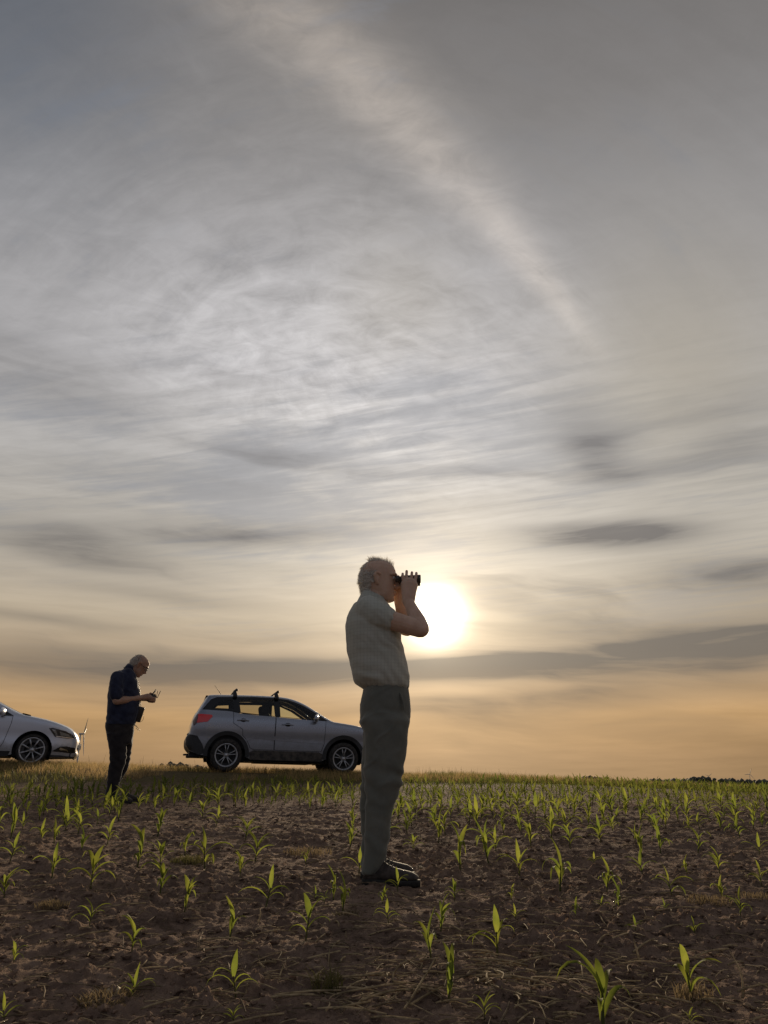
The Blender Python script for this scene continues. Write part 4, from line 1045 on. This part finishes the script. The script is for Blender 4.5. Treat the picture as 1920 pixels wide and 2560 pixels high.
# ------------------------------------------------------------------ people
def skinmat(name, c, c2):
    m, nt, p = newmat(name); n = vnoise(objco(), 16, 5, .65)
    nt.links.new(cmix(vsm(n, .3, .7), c, c2), p.inputs['Base Color'])
    p.inputs['Roughness'].default_value = .55; p.inputs['Subsurface Weight'].default_value = .25; p.inputs['Subsurface Radius'].default_value = (1, .4, .2); p.inputs['Subsurface Scale'].default_value = .012; p.inputs['Sheen Weight'].default_value = .25; p.inputs['Sheen Roughness'].default_value = .4
    bump(p, vnoise(objco(), 120, 3, .6), .15, .002); return m
def cloth(name, c, c2, weave=400, stripes=0.0, trans=0.0, sc=14):
    m, nt, p = newmat(name); co = objco(); n = vnoise(co, sc, 5, .6); col = cmix(vsm(n, .3, .7), c, c2)
    if stripes:
        sp = nt.nodes.new('ShaderNodeSeparateXYZ'); nt.links.new(co, sp.inputs[0])
        a = V.op('SINE', V(sp.outputs[0]) * 330) ; b = V.op('SINE', V(sp.outputs[2]) * 330)
        f = vsm(a, .55, .95) * .6 + vsm(b, .55, .95) * .5
        col = cmix(f * stripes, col, tuple(x * .35 for x in c))
    nt.links.new(col, p.inputs['Base Color']); p.inputs['Roughness'].default_value = .9; p.inputs['Specular IOR Level'].default_value = .2
    p.inputs['Sheen Weight'].default_value = .35; p.inputs['Sheen Roughness'].default_value = .35
    bump(p, vnoise(co, weave, 2, .5) * .4 + vnoise(co, 40, 4, .6), .25, .004)
    if trans:
        t = nt.nodes.new('ShaderNodeBsdfTranslucent'); nt.links.new(col, t.inputs[0]); mx = nt.nodes.new('ShaderNodeMixShader'); mx.inputs[0].default_value = trans
        nt.links.new(p.outputs[0], mx.inputs[1]); nt.links.new(t.outputs[0], mx.inputs[2]); nt.links.new(mx.outputs[0], nt.nodes['Material Output'].inputs[0])
    return m
M_SKIN1 = skinmat('sunlit_skin', (.50, .32, .22), (.60, .41, .30)); M_SKIN2 = skinmat('tanned_skin', (.33, .19, .125), (.40, .24, .165))
M_SHIRT1 = cloth('checked_shirt_cloth', (.47, .48, .41), (.53, .535, .465), 500, .22, .15); M_TROUS1 = cloth('olive_grey_trouser_cloth', (.122, .127, .108), (.152, .155, .132), 500)
M_SHIRT2 = cloth('navy_shirt_cloth', (.014, .017, .036), (.030, .036, .064), 500); M_TROUS2 = cloth('black_trouser_cloth', (.016, .014, .016), (.034, .030, .030), 500)
M_HAIR1 = leafy('grey_hair', (.62, .60, .56), (.80, .77, .70), .4, 60, .5, 1.1, False); M_HAIR2 = leafy('white_hair', (.55, .51, .46), (.75, .70, .63), .35, 60, .5, 1.1, False)
M_BOOT = simple('dark_boot_leather', (.050, .038, .030), .8, var=.5, scale=40, bmp=.3); M_SOLE = simple('boot_sole', (.022, .02, .018), .9, var=.5, scale=50)
M_LACE = simple('boot_lace', (.07, .058, .045), .9); M_BELT = simple('dark_belt', (.022, .018, .015), .5)
M_BINO = simple('black_rubber_armour', (.045, .040, .036), .5, var=.3, scale=60); M_STEEL = simple('dark_steel', (.12, .12, .12), .35, .8)
M_EYE = simple('eye', (.5, .47, .44), .2)

def remeshed(name, mb, mat, vox, parent, sm=3, fold=None):
    b = mb.mesh('tmp', mat); bm = bmesh.new(); bm.from_mesh(b); bmesh.ops.recalc_face_normals(bm, faces=bm.faces); bm.to_mesh(b); bm.free()
    o = link('tmp', b); md = o.modifiers.new('r', 'REMESH'); md.mode = 'VOXEL'; md.voxel_size = vox
    if sm: s = o.modifiers.new('s', 'SMOOTH'); s.factor = .5; s.iterations = sm
    me = bpy.data.meshes.new_from_object(o.evaluated_get(bpy.context.evaluated_depsgraph_get())); bpy.data.objects.remove(o); bpy.data.meshes.remove(b)
    me.name = name; me.materials.clear(); me.materials.append(mat)
    if fold:
        n = len(me.vertices); co = np.empty(n * 3); me.vertices.foreach_get('co', co); co = co.reshape(-1, 3)
        nr = np.empty(n * 3); me.vertices.foreach_get('normal', nr); nr = nr.reshape(-1, 3)
        co = co + nr * fold(co, nr)[:, None]; me.vertices.foreach_set('co', co.ravel()); me.update()
    me.polygons.foreach_set('use_smooth', [True] * len(me.polygons)); me.update()
    return link(name, me, parent)
def ring(c, a, b, n=28, e=2.3, tilt=0.0):           # horizontal superellipse ring, a along x, b along y
    out = []
    for k in range(n):
        t = 2 * PI * k / n; ct, st = math.cos(t), math.sin(t)
        x = a * math.copysign(abs(ct) ** (2 / e), ct); y = b * math.copysign(abs(st) ** (2 / e), st)
        out.append(Vector((c[0] + x, c[1] + y, c[2] + x * tilt)))
    return out
def head(mb, O, pitch, s=1.0, ears=True, crown=1.0):
    """skull, jaw, nose, lips, brow and ears, face towards +x, joined into the body"""
    Mx = Matrix.Rotation(pitch, 3, 'Y'); T = lambda p: O + Mx @ (Vector(p) * s)
    prof = [(-.118, .035, .078, .020), (-.108, .000, .092, .040), (-.085, -.040, .094, .055), (-.055, -.070, .092, .064), (-.025, -.088, .091, .069), (.005, -.098, .091, .073),
            (.035, -.102, .096, .076), (.065, -.098, .094, .076), (.088, -.086, .083, .070), (.104, -.064, .062, .056), (.114, -.036, .034, .034), (.118, -.012, .012, .012)]
    mb.loft([[T(p) for p in ring(((a + b) / 2, 0, z), (b - a) / 2, w, 24, 2.15)] for z, a, b, w in prof])
    mb.tube([T((.086, 0, .022)), T((.102, 0, .000)), T((.116, 0, -.024)), T((.100, 0, -.034))], [.009, .011, .0145, .012], 8)
    for y in (-1, 1):
        mb.tube([T((.098, y * .012, .038)), T((.090, y * .040, .040)), T((.070, y * .060, .032))], [.010, .010, .008], 8)
        mb.ball(T((.098, y * .013, -.030)), .009 * s, 8, 6)
        if ears:
            mb.tube([T((-.004, y * .074, -.030)), T((-.012, y * .083, -.012)), T((-.020, y * .090, .014)), T((-.012, y * .088, .030)), T((.004, y * .079, .024))], [.010, .011, .011, .010, .008], 8)
            mb.ball(T((-.006, y * .079, .0)), (.012 * s, .008 * s, .024 * s), 8, 6)
    mb.tube([T((.090, -.022, -.060)), T((.100, 0, -.058)), T((.090, .022, -.060))], [.006, .008, .006], 8)
    mb.tube([T((.086, -.020, -.070)), T((.097, 0, -.070)), T((.086, .020, -.070))], [.006, .009, .006], 8)
    mb.ball(T((.082, 0, -.100)), (.017 * s, .020 * s, .016 * s), 8, 6)
    return T
def hairdo(T, n, mat, parent, length, tuft=None, seed=0, top=.7, tl=.045):
    """short hair: thousands of fine tapered strands standing on the scalp"""
    q = np.random.RandomState(seed); vs = []; fs = []
    def strand(p, d, L, w):
        k = len(vs); d = d.normalized(); s_ = d.cross(Vector((q.rand() - .5, q.rand() - .5, q.rand() - .5))).normalized() * w
        g = Vector((q.rand() - .5, q.rand() - .5, -.4 + q.rand() * .3)) * L * .35
        m = p + d * L * .55 + g * .3; t = p + d * L + g
        vs.extend([p - s_, p + s_, m - s_ * .7, m + s_ * .7, t]); fs.extend([(k, k + 1, k + 3, k + 2), (k + 2, k + 3, k + 4)])
    while len(fs) < n * 2:
        a = q.rand() * 2 * PI; zz = -.075 + .195 * q.rand(); x = math.cos(a)
        if zz < .055 + .02 * q.rand() and x > -.05 + (zz) * 3: continue
        if zz < -.02 and x > -.35: continue
        if zz > .05 and (q.rand() > top or x > .6): continue
        r = math.sqrt(max(0, 1 - (max(zz - .01, 0) / .112) ** 2.2)) * (1 if zz > -.02 else .93 + (zz + .02) * 2.6)
        p = Vector((-.004 + .099 * r * x, .0765 * r * math.sin(a), zz))
        out = Vector((p.x * 1.2, p.y * 1.6, max(0, zz) * .9)).normalized()
        d = out * .22 + Vector((-.75, 0, -.45 if zz < .06 else -.1))
        strand(T(p), T(p + d) - T(p), length * (.6 + .8 * q.rand()), .0011)
    if tuft:
        for _ in range(tuft):
            x = -.05 + .125 * q.rand(); y = (q.rand() - .5) * .085; z = .113 - 4.2 * (x + .005) ** 2 - abs(y) * .15
            p = Vector((x, y, z)); d = Vector((-.75 + .5 * q.rand() if x < .03 else .25 - .75 * q.rand(), (q.rand() - .5) * .5, .35 + .45 * q.rand()))
            strand(T(p), T(p + d) - T(p), tl * (.4 + .75 * q.rand()), .0013)
    return link('hair', mesh_from('hair', vs, fs, mat), parent)
def boot(parent, heel, yaw, L=.30, wd=.052, hgt=.13, laces=True, s=1.0):
    hgt = .085
    e = Matrix.Rotation(yaw, 3, 'Z'); H = Vector(heel); T = lambda x, y, z: H + e @ Vector((x * L, y, z * s))
    rr = []
    for x, zb, zt, w in ((0, .03, hgt, .6), (.02, .022, hgt, .72), (.14, .020, hgt, .80), (.26, .020, hgt, .78), (.36, .020, .118, .78), (.46, .020, .098, .84), (.60, .020, .082, .96), (.76, .020, .072, 1.0), (.89, .022, .064, .92), (.965, .026, .052, .70), (1.0, .032, .042, .40)):
        c = (zb + zt) / 2; a = (zt - zb) / 2
        rr.append([T(x, wd * w * math.cos(t) * (1 if math.sin(t) < 0 else .86), c + a * math.copysign(abs(math.sin(t)) ** .8, math.sin(t))) for t in [2 * PI * k / 18 for k in range(18)]])
    bt = MB().loft(rr).build('boot', M_BOOT, parent)
    rr = []
    for x, w in ((-.02, .5), (.02, .80), (.15, .88), (.38, .78), (.55, .95), (.76, 1.08), (.90, .98), (.99, .70), (1.03, .35)):
        rr.append([T(x, wd * w * sy, z) for sy, z in ((-1, .0), (1, .0), (1.02, .020), (1, .032 if x < .3 else .027), (-1, .032 if x < .3 else .027), (-1.02, .020))])
    MB().loft(rr).build('sole', M_SOLE, bt)
    if laces:
        k = MB()
        for i in range(5):
            x = .34 + .06 * i; z = .128 - .0105 * i
            k.tube([T(x, -.030, z - .012), T(x + .02, 0, z + .002), T(x, .030, z - .012)], .0028, 6)
        k.build('laces', M_LACE, bt)
    return bt
def finger(mb, pts, r0, r1): mb.tube(pts, [r0 + (r1 - r0) * i / (len(pts) - 1) for i in range(len(pts))], 8)

# ---------------- man with binoculars
D1 = 4.45
Q0 = pix(950, 2207, D1); FX, FZ = Q0.x, gz(Q0.x, D1)
def m1(u, v, y=0.0):                     # from a point of his outline to metres in his own frame (he faces +x)
    p = pix(u, v, D1 + y); return Vector((p.x - FX, y, p.z - FZ))
man = empty('person', (FX, D1, FZ))
tag(man, 'white haired man in checked shirt and olive trousers looking through binoculars towards the right', 'person')
def lv(v, ub, uf, hw, y=0.0, e=2.3, n=28, tilt=0.0, grow=0.0):
    a, b = m1(ub, v, y), m1(uf, v, y); return ring(((a.x + b.x) / 2, y, a.z), (b.x - a.x) / 2 + grow, hw + grow, n, e, tilt)
torso = [(1503, 899, 962, .085), (1508, 893, 968, .115), (1517, 882, 976, .165), (1540, 870, 988, .200), (1568, 864, 999, .212), (1600, 864.5, 1005, .208), (1630, 868, 1011, .200),
         (1661, 874, 1019, .196), (1688, 880, 1024.5, .193), (1704, 884, 1025, .188), (1713, 896, 1024, .178), (1720, 908, 1022, .168), (1726, 916, 1016, .150)]
pelvis = [(1708, 911, 1020, .158), (1722, 909, 1021, .164), (1748, 903, 1026, .174), (1772, 900.5, 1027.5, .178), (1803, 901, 1026, .178), (1830, 911, 1020, .168), (1850, 925, 1008, .14)]
nleg = [(1775, 915, 1012, .070), (1803, 904, 1024, .094), (1834, 911, 1021, .094), (1870, 912, 1017, .090), (1916, 910, 1011, .084), (1959, 910, 1005, .079), (1985, 915, 998, .075), (2011, 914, 988, .073),
        (2047, 912.5, 979, .070), (2095, 911, 974, .068), (2125, 910, 969, .067), (2150, 908, 961, .066), (2168, 907, 953, .064), (2184, 905, 938, .060)]
fleg = [(1775, 915, 1012, .070), (1834, 909, 1019, .094), (1870, 908, 1014, .090), (1916, 906, 1006, .084), (1959, 902, 998, .078), (2011, 900, 980, .073), (2047, 901, 970, .070), (2095, 904, 966, .067), (2130, 903, 962, .066), (2150, 902, 956, .064), (2166, 900, 940, .060)]
NY, FY = -.098, .095
Hc = m1(946, 1453)
body = MB()
Th = head(body, Hc, R(4), 1.05)
body.tube([m1(930, 1520), m1(936, 1496), m1(943, 1470)], [.075, .064, .060], 16)
body.loft([lv(*t[:3], t[3], grow=-.02) for t in torso[1:]] + [lv(*t[:3], t[3], grow=-.022) for t in pelvis[2:]])
for L, y in ((nleg, NY), (fleg, FY)):
    body.loft([lv(v, ub, uf, hw, y, grow=-.022) for v, ub, uf, hw in L])
sN, eN, wN = m1(929, 1533, -.165), m1(1052, 1573, -.185), m1(1021, 1503, -.085)
sF, eF, wF = m1(934, 1532, .165), m1(1018, 1572, .175), m1(995, 1492, .075)
body.tube([sN, sN.lerp(eN, .5) + Vector((0, 0, -.004)), eN], [.062, .054, .049], 16)
body.tube([eN, eN.lerp(wN, .3), eN.lerp(wN, .7), wN], [.049, .049, .036, .029], 16)
body.tube([sF, sF.lerp(eF, .5), eF], [.062, .054, .046], 16)
body.tube([eF, eF.lerp(wF, .35), eF.lerp(wF, .7), wF], [.046, .046, .035, .029], 16)
# binocular axis
bz = m1(1020, 1451).z; bx0, bx1 = m1(990, 1450).x, m1(1051, 1451).x; BY = .034; BR = .0235
def grip(sd, w, px):
    """hand cradling one barrel from below: palm outside and under it, four fingers bent over the top, thumb along the underside"""
    y0 = sd * (BY + BR + .006); c = Vector((px, y0 + sd * .008, bz - .030))
    body.tube([w, w.lerp(c, .5), c + Vector((0, 0, -.012))], [.029, .034, .040], 12, 1.3, up=(1, 0, 0))
    body.tube([c + Vector((-.012, 0, -.02)), c + Vector((0, 0, .004))], [.028, .026], 10, 1.25, up=(1, 0, 0))
    for i, (ox, top) in enumerate(((.041, .006), (.015, .010), (-.016, .019), (-.040, -.010))):
        base = c + Vector((ox * .85, sd * .006, .012)); k1 = Vector((px + ox, y0 + sd * .010, bz + .012)); k2 = Vector((px + ox + .002, y0 - sd * .004, bz + BR + top)); k3 = Vector((px + ox + .003, y0 - sd * .026, bz + BR + .008))
        finger(body, [base, k1, k2, k3], .0096, .0082)
    finger(body, [c + Vector((-.026, 0, -.012)), Vector((px - .030, sd * (BY + .012), bz - BR - .012)), Vector((px - .004, sd * (BY - .006), bz - BR - .009))], .0115, .0088)
grip(-1, wN, m1(1022, 1450).x); grip(1, wF, m1(1002, 1450).x)
remeshed('body', body, M_SKIN1, .0036, man, 2)
for y in (-1, 1): MB().ball(Th((.083, y * .031, .018)), .0115).build('eye', M_EYE, man)
hairdo(Th, 8000, M_HAIR1, man, .018, 800, 3, .95, .050)
# shirt: blouse body, short sleeves, collar
shirt = MB(); shirt.loft([lv(*t) for t in torso])
hN, hF = sN.lerp(eN, .27), sF.lerp(eF, .30)
shirt.tube([m1(922, 1524, -.14), sN.lerp(eN, .12) + Vector((0, 0, -.004)), hN + Vector((0, 0, -.006))], [.082, .080, .076], 18)
shirt.tube([m1(926, 1524, .14), sF.lerp(eF, .12), hF], [.082, .080, .074], 18)
shirt.ball(m1(921, 1527, -.13), .085); shirt.ball(m1(924, 1527, .13), .085)
def crease(a, b, c, seed):                # sharp ridges between soft hollows, like creased cloth
    return np.maximum(0, 1 - np.abs(noise3(a, b, c, seed)) * 3.2) ** 1.6 * (0.4 + noise3(a * .4, b * .4, c * .4, seed + 5))
def folds(co, nr):
    x, y, z = co[:, 0], co[:, 1], co[:, 2]
    f = fbm(x * 9 + y * 5, y * 9, z * 5, 71, 2, .55) * .004 + crease(x * 8 - z * 5, y * 7, z * 9 + x * 6, 73) * .0055 + crease(x * 13 + z * 6, y * 11, z * 11 - x * 7, 74) * .003
    f = f + np.sin((z * 1.0 + x * .7) * 70 + fbm(x * 6, y * 6, z * 6, 75, 2) * 5) * .0028 * np.clip((1.30 - z) / .25, 0, 1) * np.clip(fbm(x * 4, y * 4, z * 4, 77, 2) + .4, 0, 1)
    arm = np.exp(-((x - .06) / .11) ** 2 - ((z - 1.27) / .10) ** 2)
    f = f + arm * np.sin(x * 95 + z * 85 + fbm(x * 8, y * 8, z * 8, 78, 2) * 3) * .0045
    hem = np.exp(-((z - .985) / .03) ** 2); return f + hem * np.sin(np.arctan2(y, x) * 21 + fbm(x * 9, y * 9, 0, 79, 2) * 3) * .0025
sh = remeshed('shirt', shirt, M_SHIRT1, .0065, man, 3, folds)
k = MB(); r0 = [lv(1514, 888, 972, .125, n=30), lv(1504, 893, 968, .098, n=30), lv(1488, 901, 966, .078, n=30), lv(1479, 905.5, 964, .070, n=30), lv(1480, 908, 962, .066, n=30), lv(1500, 905, 960, .066, n=30)]
for r in r0:
    for i, p in enumerate(r): p.z -= max(0, p.x - m1(915, 1500).x) * .42
k.loft(r0, cap=False).build('collar', M_SHIRT1, sh, fix=True)
# trousers
tr = MB(); tr.loft([lv(*t) for t in pelvis])
tr.loft([lv(v, ub, uf, hw, NY) for v, ub, uf, hw in nleg]); tr.loft([lv(v, ub, uf, hw, FY) for v, ub, uf, hw in fleg])
def tfolds(co, nr):
    x, y, z = co[:, 0], co[:, 1], co[:, 2]
    f = fbm(x * 7, y * 7, z * 3.2, 81, 2, .5) * .005 + crease(x * 5 + z * 4, y * 5, z * 9 - x * 5, 83) * .0055 + crease(x * 9 - z * 6, y * 9, z * 12 + x * 4, 87) * .003
    kn = np.exp(-((z - .50) / .10) ** 2) + .7 * np.exp(-((z - .15) / .12) ** 2) + .5 * np.exp(-((z - .82) / .06) ** 2)
    return f + kn * np.sin(z * 62 + x * 34 + fbm(x * 6, y * 6, z * 5, 85, 2) * 4) * .005
trs = remeshed('trousers', tr, M_TROUS1, .0065, man, 7, tfolds)
pz = m1(1013, 1738, -.12); k = MB(); k.tube([m1(1000, 1733, -.150), m1(1007, 1752, -.158), m1(1010, 1775, -.150)], [.004, .007, .004], 8, .7); k.build('pocket', M_TROUS1, trs)
for L, y, hu, hv in ((nleg, NY, 908, 2205), (fleg, FY, 904, 2188)):
    p = m1(hu, hv, y); wx, wy = p.x + FX, y + D1
    boot(man, (p.x, y, gz(wx, wy) - FZ - .006), R(-4 if y < 0 else 5), .285 if y < 0 else .280)
# binoculars are held: a thing of their own
bino = empty('binoculars', (FX, D1, FZ))
tag(bino, 'black straight barrel binoculars held to the eyes of the white haired man', 'binoculars')
for sd in (-1, 1):
    y = sd * BY
    k = MB(); k.lathe([(.001, bx0 + .030), (.0185, bx0 + .030), (.0205, bx0 + .036), (.0225, bx0 + .06), (BR, bx1 - .03), (BR + .0018, bx1 - .024), (BR + .0018, bx1 - .002), (BR - .001, bx1), (BR - .004, bx1 - .004), (.001, bx1 - .010)], 24, 'x', (0, y, bz)); k.build('barrel', M_BINO, bino)
    k = MB(); k.lathe([(.001, bx0 - .004), (.016, bx0 - .004), (.0195, bx0 + .0), (.0195, bx0 + .014), (.0165, bx0 + .018), (.0165, bx0 + .032)], 20, 'x', (0, y, bz)); k.build('eyecup', M_BINO, bino)
k = MB(); k.lathe([(.001, bx0 + .05), (.010, bx0 + .05), (.010, bx0 + .11), (.001, bx0 + .11)], 14, 'x', (0, 0, bz + .004)); k.box((bx0 + .055, 0, bz), (.02, .05, .018)); k.box((bx0 + .10, 0, bz), (.016, .05, .016)); k.build('bridge', M_BINO, bino)
k = MB(); k.lathe([(.001, bx0 + .066), (.0135, bx0 + .066), (.0135, bx0 + .086), (.001, bx0 + .086)], 16, 'x', (0, 0, bz + .010)); k.build('focus_wheel', M_STEEL, bino)

# ---------------- man with the controller
D2 = 9.3
P0 = pix(290, 2008, D2); GX, GZ = P0.x, gz(P0.x, D2)
yaw2 = math.atan2(-P0.x, D2)                         # square to the line of sight, facing right
ca, sa2 = math.cos(yaw2), math.sin(yaw2)
def m2(u, v, y=0.0):
    # his own frame: x forward, y to his left (away from the camera); solve where the sight line meets the plane at that y
    a = pix(u, v, 1.0); d = a - Vector((0, 0, CAM_H)); n = Vector((-sa2, ca, 0)); o = Vector((GX, D2, GZ)) + n * y
    t = (o - Vector((0, 0, CAM_H))).dot(n) / d.dot(n); p = Vector((0, 0, CAM_H)) + d * t - Vector((GX, D2, GZ))
    return Vector((p.x * ca + p.y * sa2, y, p.z))
man2 = empty('person', (GX, D2, GZ), (0, 0, yaw2))
tag(man2, 'man in navy shirt and black trousers bowing his head over a drone controller, wearing glasses', 'person')
def l2(v, ub, uf, hw, y=0.0, grow=0.0, slope=0.0):
    a, b = m2(ub, v, y), m2(uf, v, y); return ring(((a.x + b.x) / 2, y, (a.z + b.z) / 2), (b.x - a.x) / 2 + grow, hw + grow, 24, 2.3, slope)
t2 = [(1672, 310, 333, .085), (1679, 298, 337, .135), (1690, 284, 341, .175), (1708, 273, 347, .200), (1732, 270, 351, .205), (1764, 268.5, 350, .198), (1790, 265, 345, .192), (1806, 263, 339, .190), (1813, 262, 337.5, .186)]
p2_ = [(1806, 264, 338, .172), (1818, 263.5, 335.5, .176), (1843, 268, 333, .172), (1860, 271, 331, .165)]
n2 = [(1835, 268, 318, .088), (1860, 271, 317, .088), (1890, 275, 317, .082), (1905, 274.5, 315, .078), (1925, 271, 308, .072), (1945, 269, 303, .068), (1965, 267, 296, .066), (1985, 264, 292, .066), (1997, 262.5, 291, .064)]
f2 = [(1835, 275, 333, .088), (1860, 280, 331.5, .086), (1899, 285, 325, .080), (1925, 283, 319, .074), (1943, 278, 307, .068), (1960, 275, 299, .064), (1985, 272, 296, .062)]
H2 = m2(348, 1664)
b2 = MB(); T2 = head(b2, H2, R(36), 1.0)
b2.tube([m2(313, 1690), m2(322, 1680), m2(335, 1672)], [.075, .064, .060], 14)
b2.loft([l2(*t, grow=-.02) for t in t2[1:]] + [l2(*t, grow=-.02) for t in p2_[1:]])
for L, y in ((n2, -.09), (f2, .09)): b2.loft([l2(v, a, b, w, y, -.02) for v, a, b, w in L])
ss, ee, ww2 = m2(291, 1702, -.185), m2(291, 1752, -.225), m2(355, 1744, -.10)
b2.tube([ss, ss.lerp(ee, .5), ee], [.060, .052, .045], 14); b2.tube([ee, ee.lerp(ww2, .3), ee.lerp(ww2, .7), ww2], [.045, .045, .034, .027], 14)
fs_, fe_, fw_ = m2(298, 1702, .185), m2(302, 1754, .22), m2(356, 1746, .085)
b2.tube([fs_, fs_.lerp(fe_, .5), fe_], [.060, .052, .045], 14); b2.tube([fe_, fe_.lerp(fw_, .3), fe_.lerp(fw_, .7), fw_], [.045, .045, .034, .027], 14)
rc0 = m2(381, 1743)                                    # middle of the remote controller
for sd, w in ((-1, ww2), (1, fw_)):
    c = Vector((rc0.x - .055, sd * .085, rc0.z - .004)); b2.tube([w, w.lerp(c, .6), c], [.028, .030, .033], 10, 1.2, up=(0, 0, 1))
    b2.tube([c, c + Vector((.03, 0, -.012))], [.032, .028], 10, 1.1)
    for i in range(4):
        o = Vector((c.x + .02, sd * (.100 - .014 * i * 0 - .004 * i), c.z - .004 - .013 * i))
        finger(b2, [o, o + Vector((.045, -sd * .004, -.006)), o + Vector((.070, -sd * .022, -.002)), o + Vector((.066, -sd * .044, .006))], .0095, .0075)
    finger(b2, [c + Vector((.0, -sd * .012, .016)), c + Vector((.026, -sd * .020, .046)), c + Vector((.060, -sd * .030, .034))], .0115, .0085)
remeshed('body', b2, M_SKIN2, .0062, man2, 1)
hairdo(T2, 6500, M_HAIR2, man2, .026, 400, 9, .95, .03)
for y in (-1, 1): MB().ball(T2((.083, y * .031, .014)), .0115).build('eye', M_EYE, man2)
k = MB()
for y in (-1, 1):
    k.tube([T2((.108, y * .034 + .024 * math.cos(t), .008 + .017 * math.sin(t))) for t in [2 * PI * i / 14 for i in range(15)]], .0024, 6, round_caps=False)
    k.tube([T2((.106, y * .060, .014)), T2((.05, y * .078, .014)), T2((-.012, y * .083, .016))], .0026, 6)
k.tube([T2((.108, -.010, .010)), T2((.112, 0, .013)), T2((.108, .010, .010))], .002, 6); gl = k.build('glasses', M_BINO, man2)
s2 = MB(); s2.loft([l2(*t) for t in t2])
s2.tube([m2(294, 1694, -.145), ss.lerp(ee, .35), ss.lerp(ee, .72)], [.085, .082, .080], 16); s2.tube([m2(299, 1694, .145), fs_.lerp(fe_, .35), fs_.lerp(fe_, .72)], [.085, .08, .078], 16)
def f2n(co, nr): return fbm(co[:, 0] * 8, co[:, 1] * 8, co[:, 2] * 6, 91, 3) * .007 + np.sin(co[:, 2] * 55 + co[:, 0] * 30 + fbm(co[:, 0] * 6, co[:, 1] * 6, co[:, 2] * 6, 92, 2) * 4) * .003
sh2 = remeshed('shirt', s2, M_SHIRT2, .009, man2, 3, f2n)
k = MB(); rr = [l2(1682, 305, 339, .100), l2(1672, 311, 337, .078), l2(1664, 318, 338, .068), l2(1666, 319, 337, .064)]
for r in rr:
    for p in r: p.z += .02 - .45 * max(0, p.x - m2(318, 1672).x)
k.loft(rr, cap=False).build('collar', M_SHIRT2, sh2)
q2 = MB(); q2.loft([l2(*t) for t in p2_]); q2.loft([l2(v, a, b, w, -.09) for v, a, b, w in n2]); q2.loft([l2(v, a, b, w, .09) for v, a, b, w in f2])
trs2 = remeshed('trousers', q2, M_TROUS2, .009, man2, 3, lambda co, nr: tfolds(co, nr))
for y, hu, hv, yw in ((-.09, 261, 2005, -8), (.10, 290, 2000, 6)):
    p = m2(hu, hv, y); wx, wy = GX + p.x * ca - y * sa2, D2 + p.x * sa2 + y * ca
    boot(man2, (p.x, y, gz(wx, wy) - GZ + .004), R(yw), .30, laces=False)
def copy_place(o): o.location = (GX, D2, GZ); o.rotation_euler = (0, 0, yaw2); return o
rc = copy_place(empty('remote_controller', (0, 0, 0))); tag(rc, 'dark drone remote controller with two raised antennas in the bowed man\'s hands', 'controller')
Mr = Matrix.Rotation(R(-22), 3, 'Y'); tr_ = lambda x, y, z: rc0 + Mr @ Vector((x, y, z))
k = MB(); k.box(rc0, (.085, .17, .042), Mr, .9)
for sd in (-1, 1): k.tube([tr_(.0, sd * .07, .0), tr_(-.05, sd * .078, -.012)], [.026, .020], 10)
k.build('housing', M_BINO, rc)
for sd in (-1, 1):
    k = MB(); k.tube([tr_(.035, sd * .055, .02), m2(391 + (sd > 0) * 2, 1745, sd * .055), m2(394 if sd < 0 else 401, 1728, sd * .06)], [.007, .006, .0055], 8, .6); k.build('antenna', M_BINO, rc)
    k = MB(); k.tube([tr_(-.01, sd * .05, .02), tr_(-.012, sd * .05, .034)], [.004, .006], 8); k.build('control_stick', M_STEEL, rc)
MB().box(tr_(.03, 0, .045), (.012, .16, .075), Matrix.Rotation(R(35), 3, 'Y')).build('screen_holder', M_BINO, rc)
# camera pouch on a neck strap in front of his belly
pc = copy_place(empty('neck_pouch', (0, 0, 0))); tag(pc, 'black binocular case hanging on a neck strap before the bowed man\'s belly', 'case')
c = m2(347.5, 1786); k = MB(); M_ = Matrix.Rotation(R(12), 3, 'Y')
k.loft([[c + M_ @ p for p in ring((0, 0, z), a * .95, b, 18, 3.5)] for z, a, b in ((-.085, .030, .05), (-.08, .042, .062), (.06, .046, .066), (.075, .050, .07), (.085, .046, .064))]); k.build('case', M_BINO, pc)
k = MB(); top = c + M_ @ Vector((0, 0, .085))
for sd in (-1, 1): k.tube([top + Vector((0, sd * .05, -.02)), m2(352.5, 1733, sd * .05) + Vector((-.008, 0, 0)), m2(348, 1706, sd * .07) + Vector((-.008, 0, 0)), m2(337, 1688, sd * .085) + Vector((-.008, 0, 0)), m2(318, 1671, sd * .085), m2(309, 1668, sd * .04)], .0055, 8, .5)
k.build('strap', M_BELT, pc)
k = MB(); L0 = m2(351, 1775); k.tube([L0 + Vector((.0 + .045 * math.sin(t), 0, -.085 + .055 * math.cos(t))) for t in np.linspace(.2, PI - .1, 10)], .0022, 6)
L1 = m2(339, 1813); k.tube([L1, L1 + Vector((.03, 0, -.03)), L1 + Vector((.055, 0, -.055)), L1 + Vector((.045, 0, -.062)), L1 + Vector((.015, 0, -.04)), L1], .0026, 6); k.build('cord', M_BELT, pc)
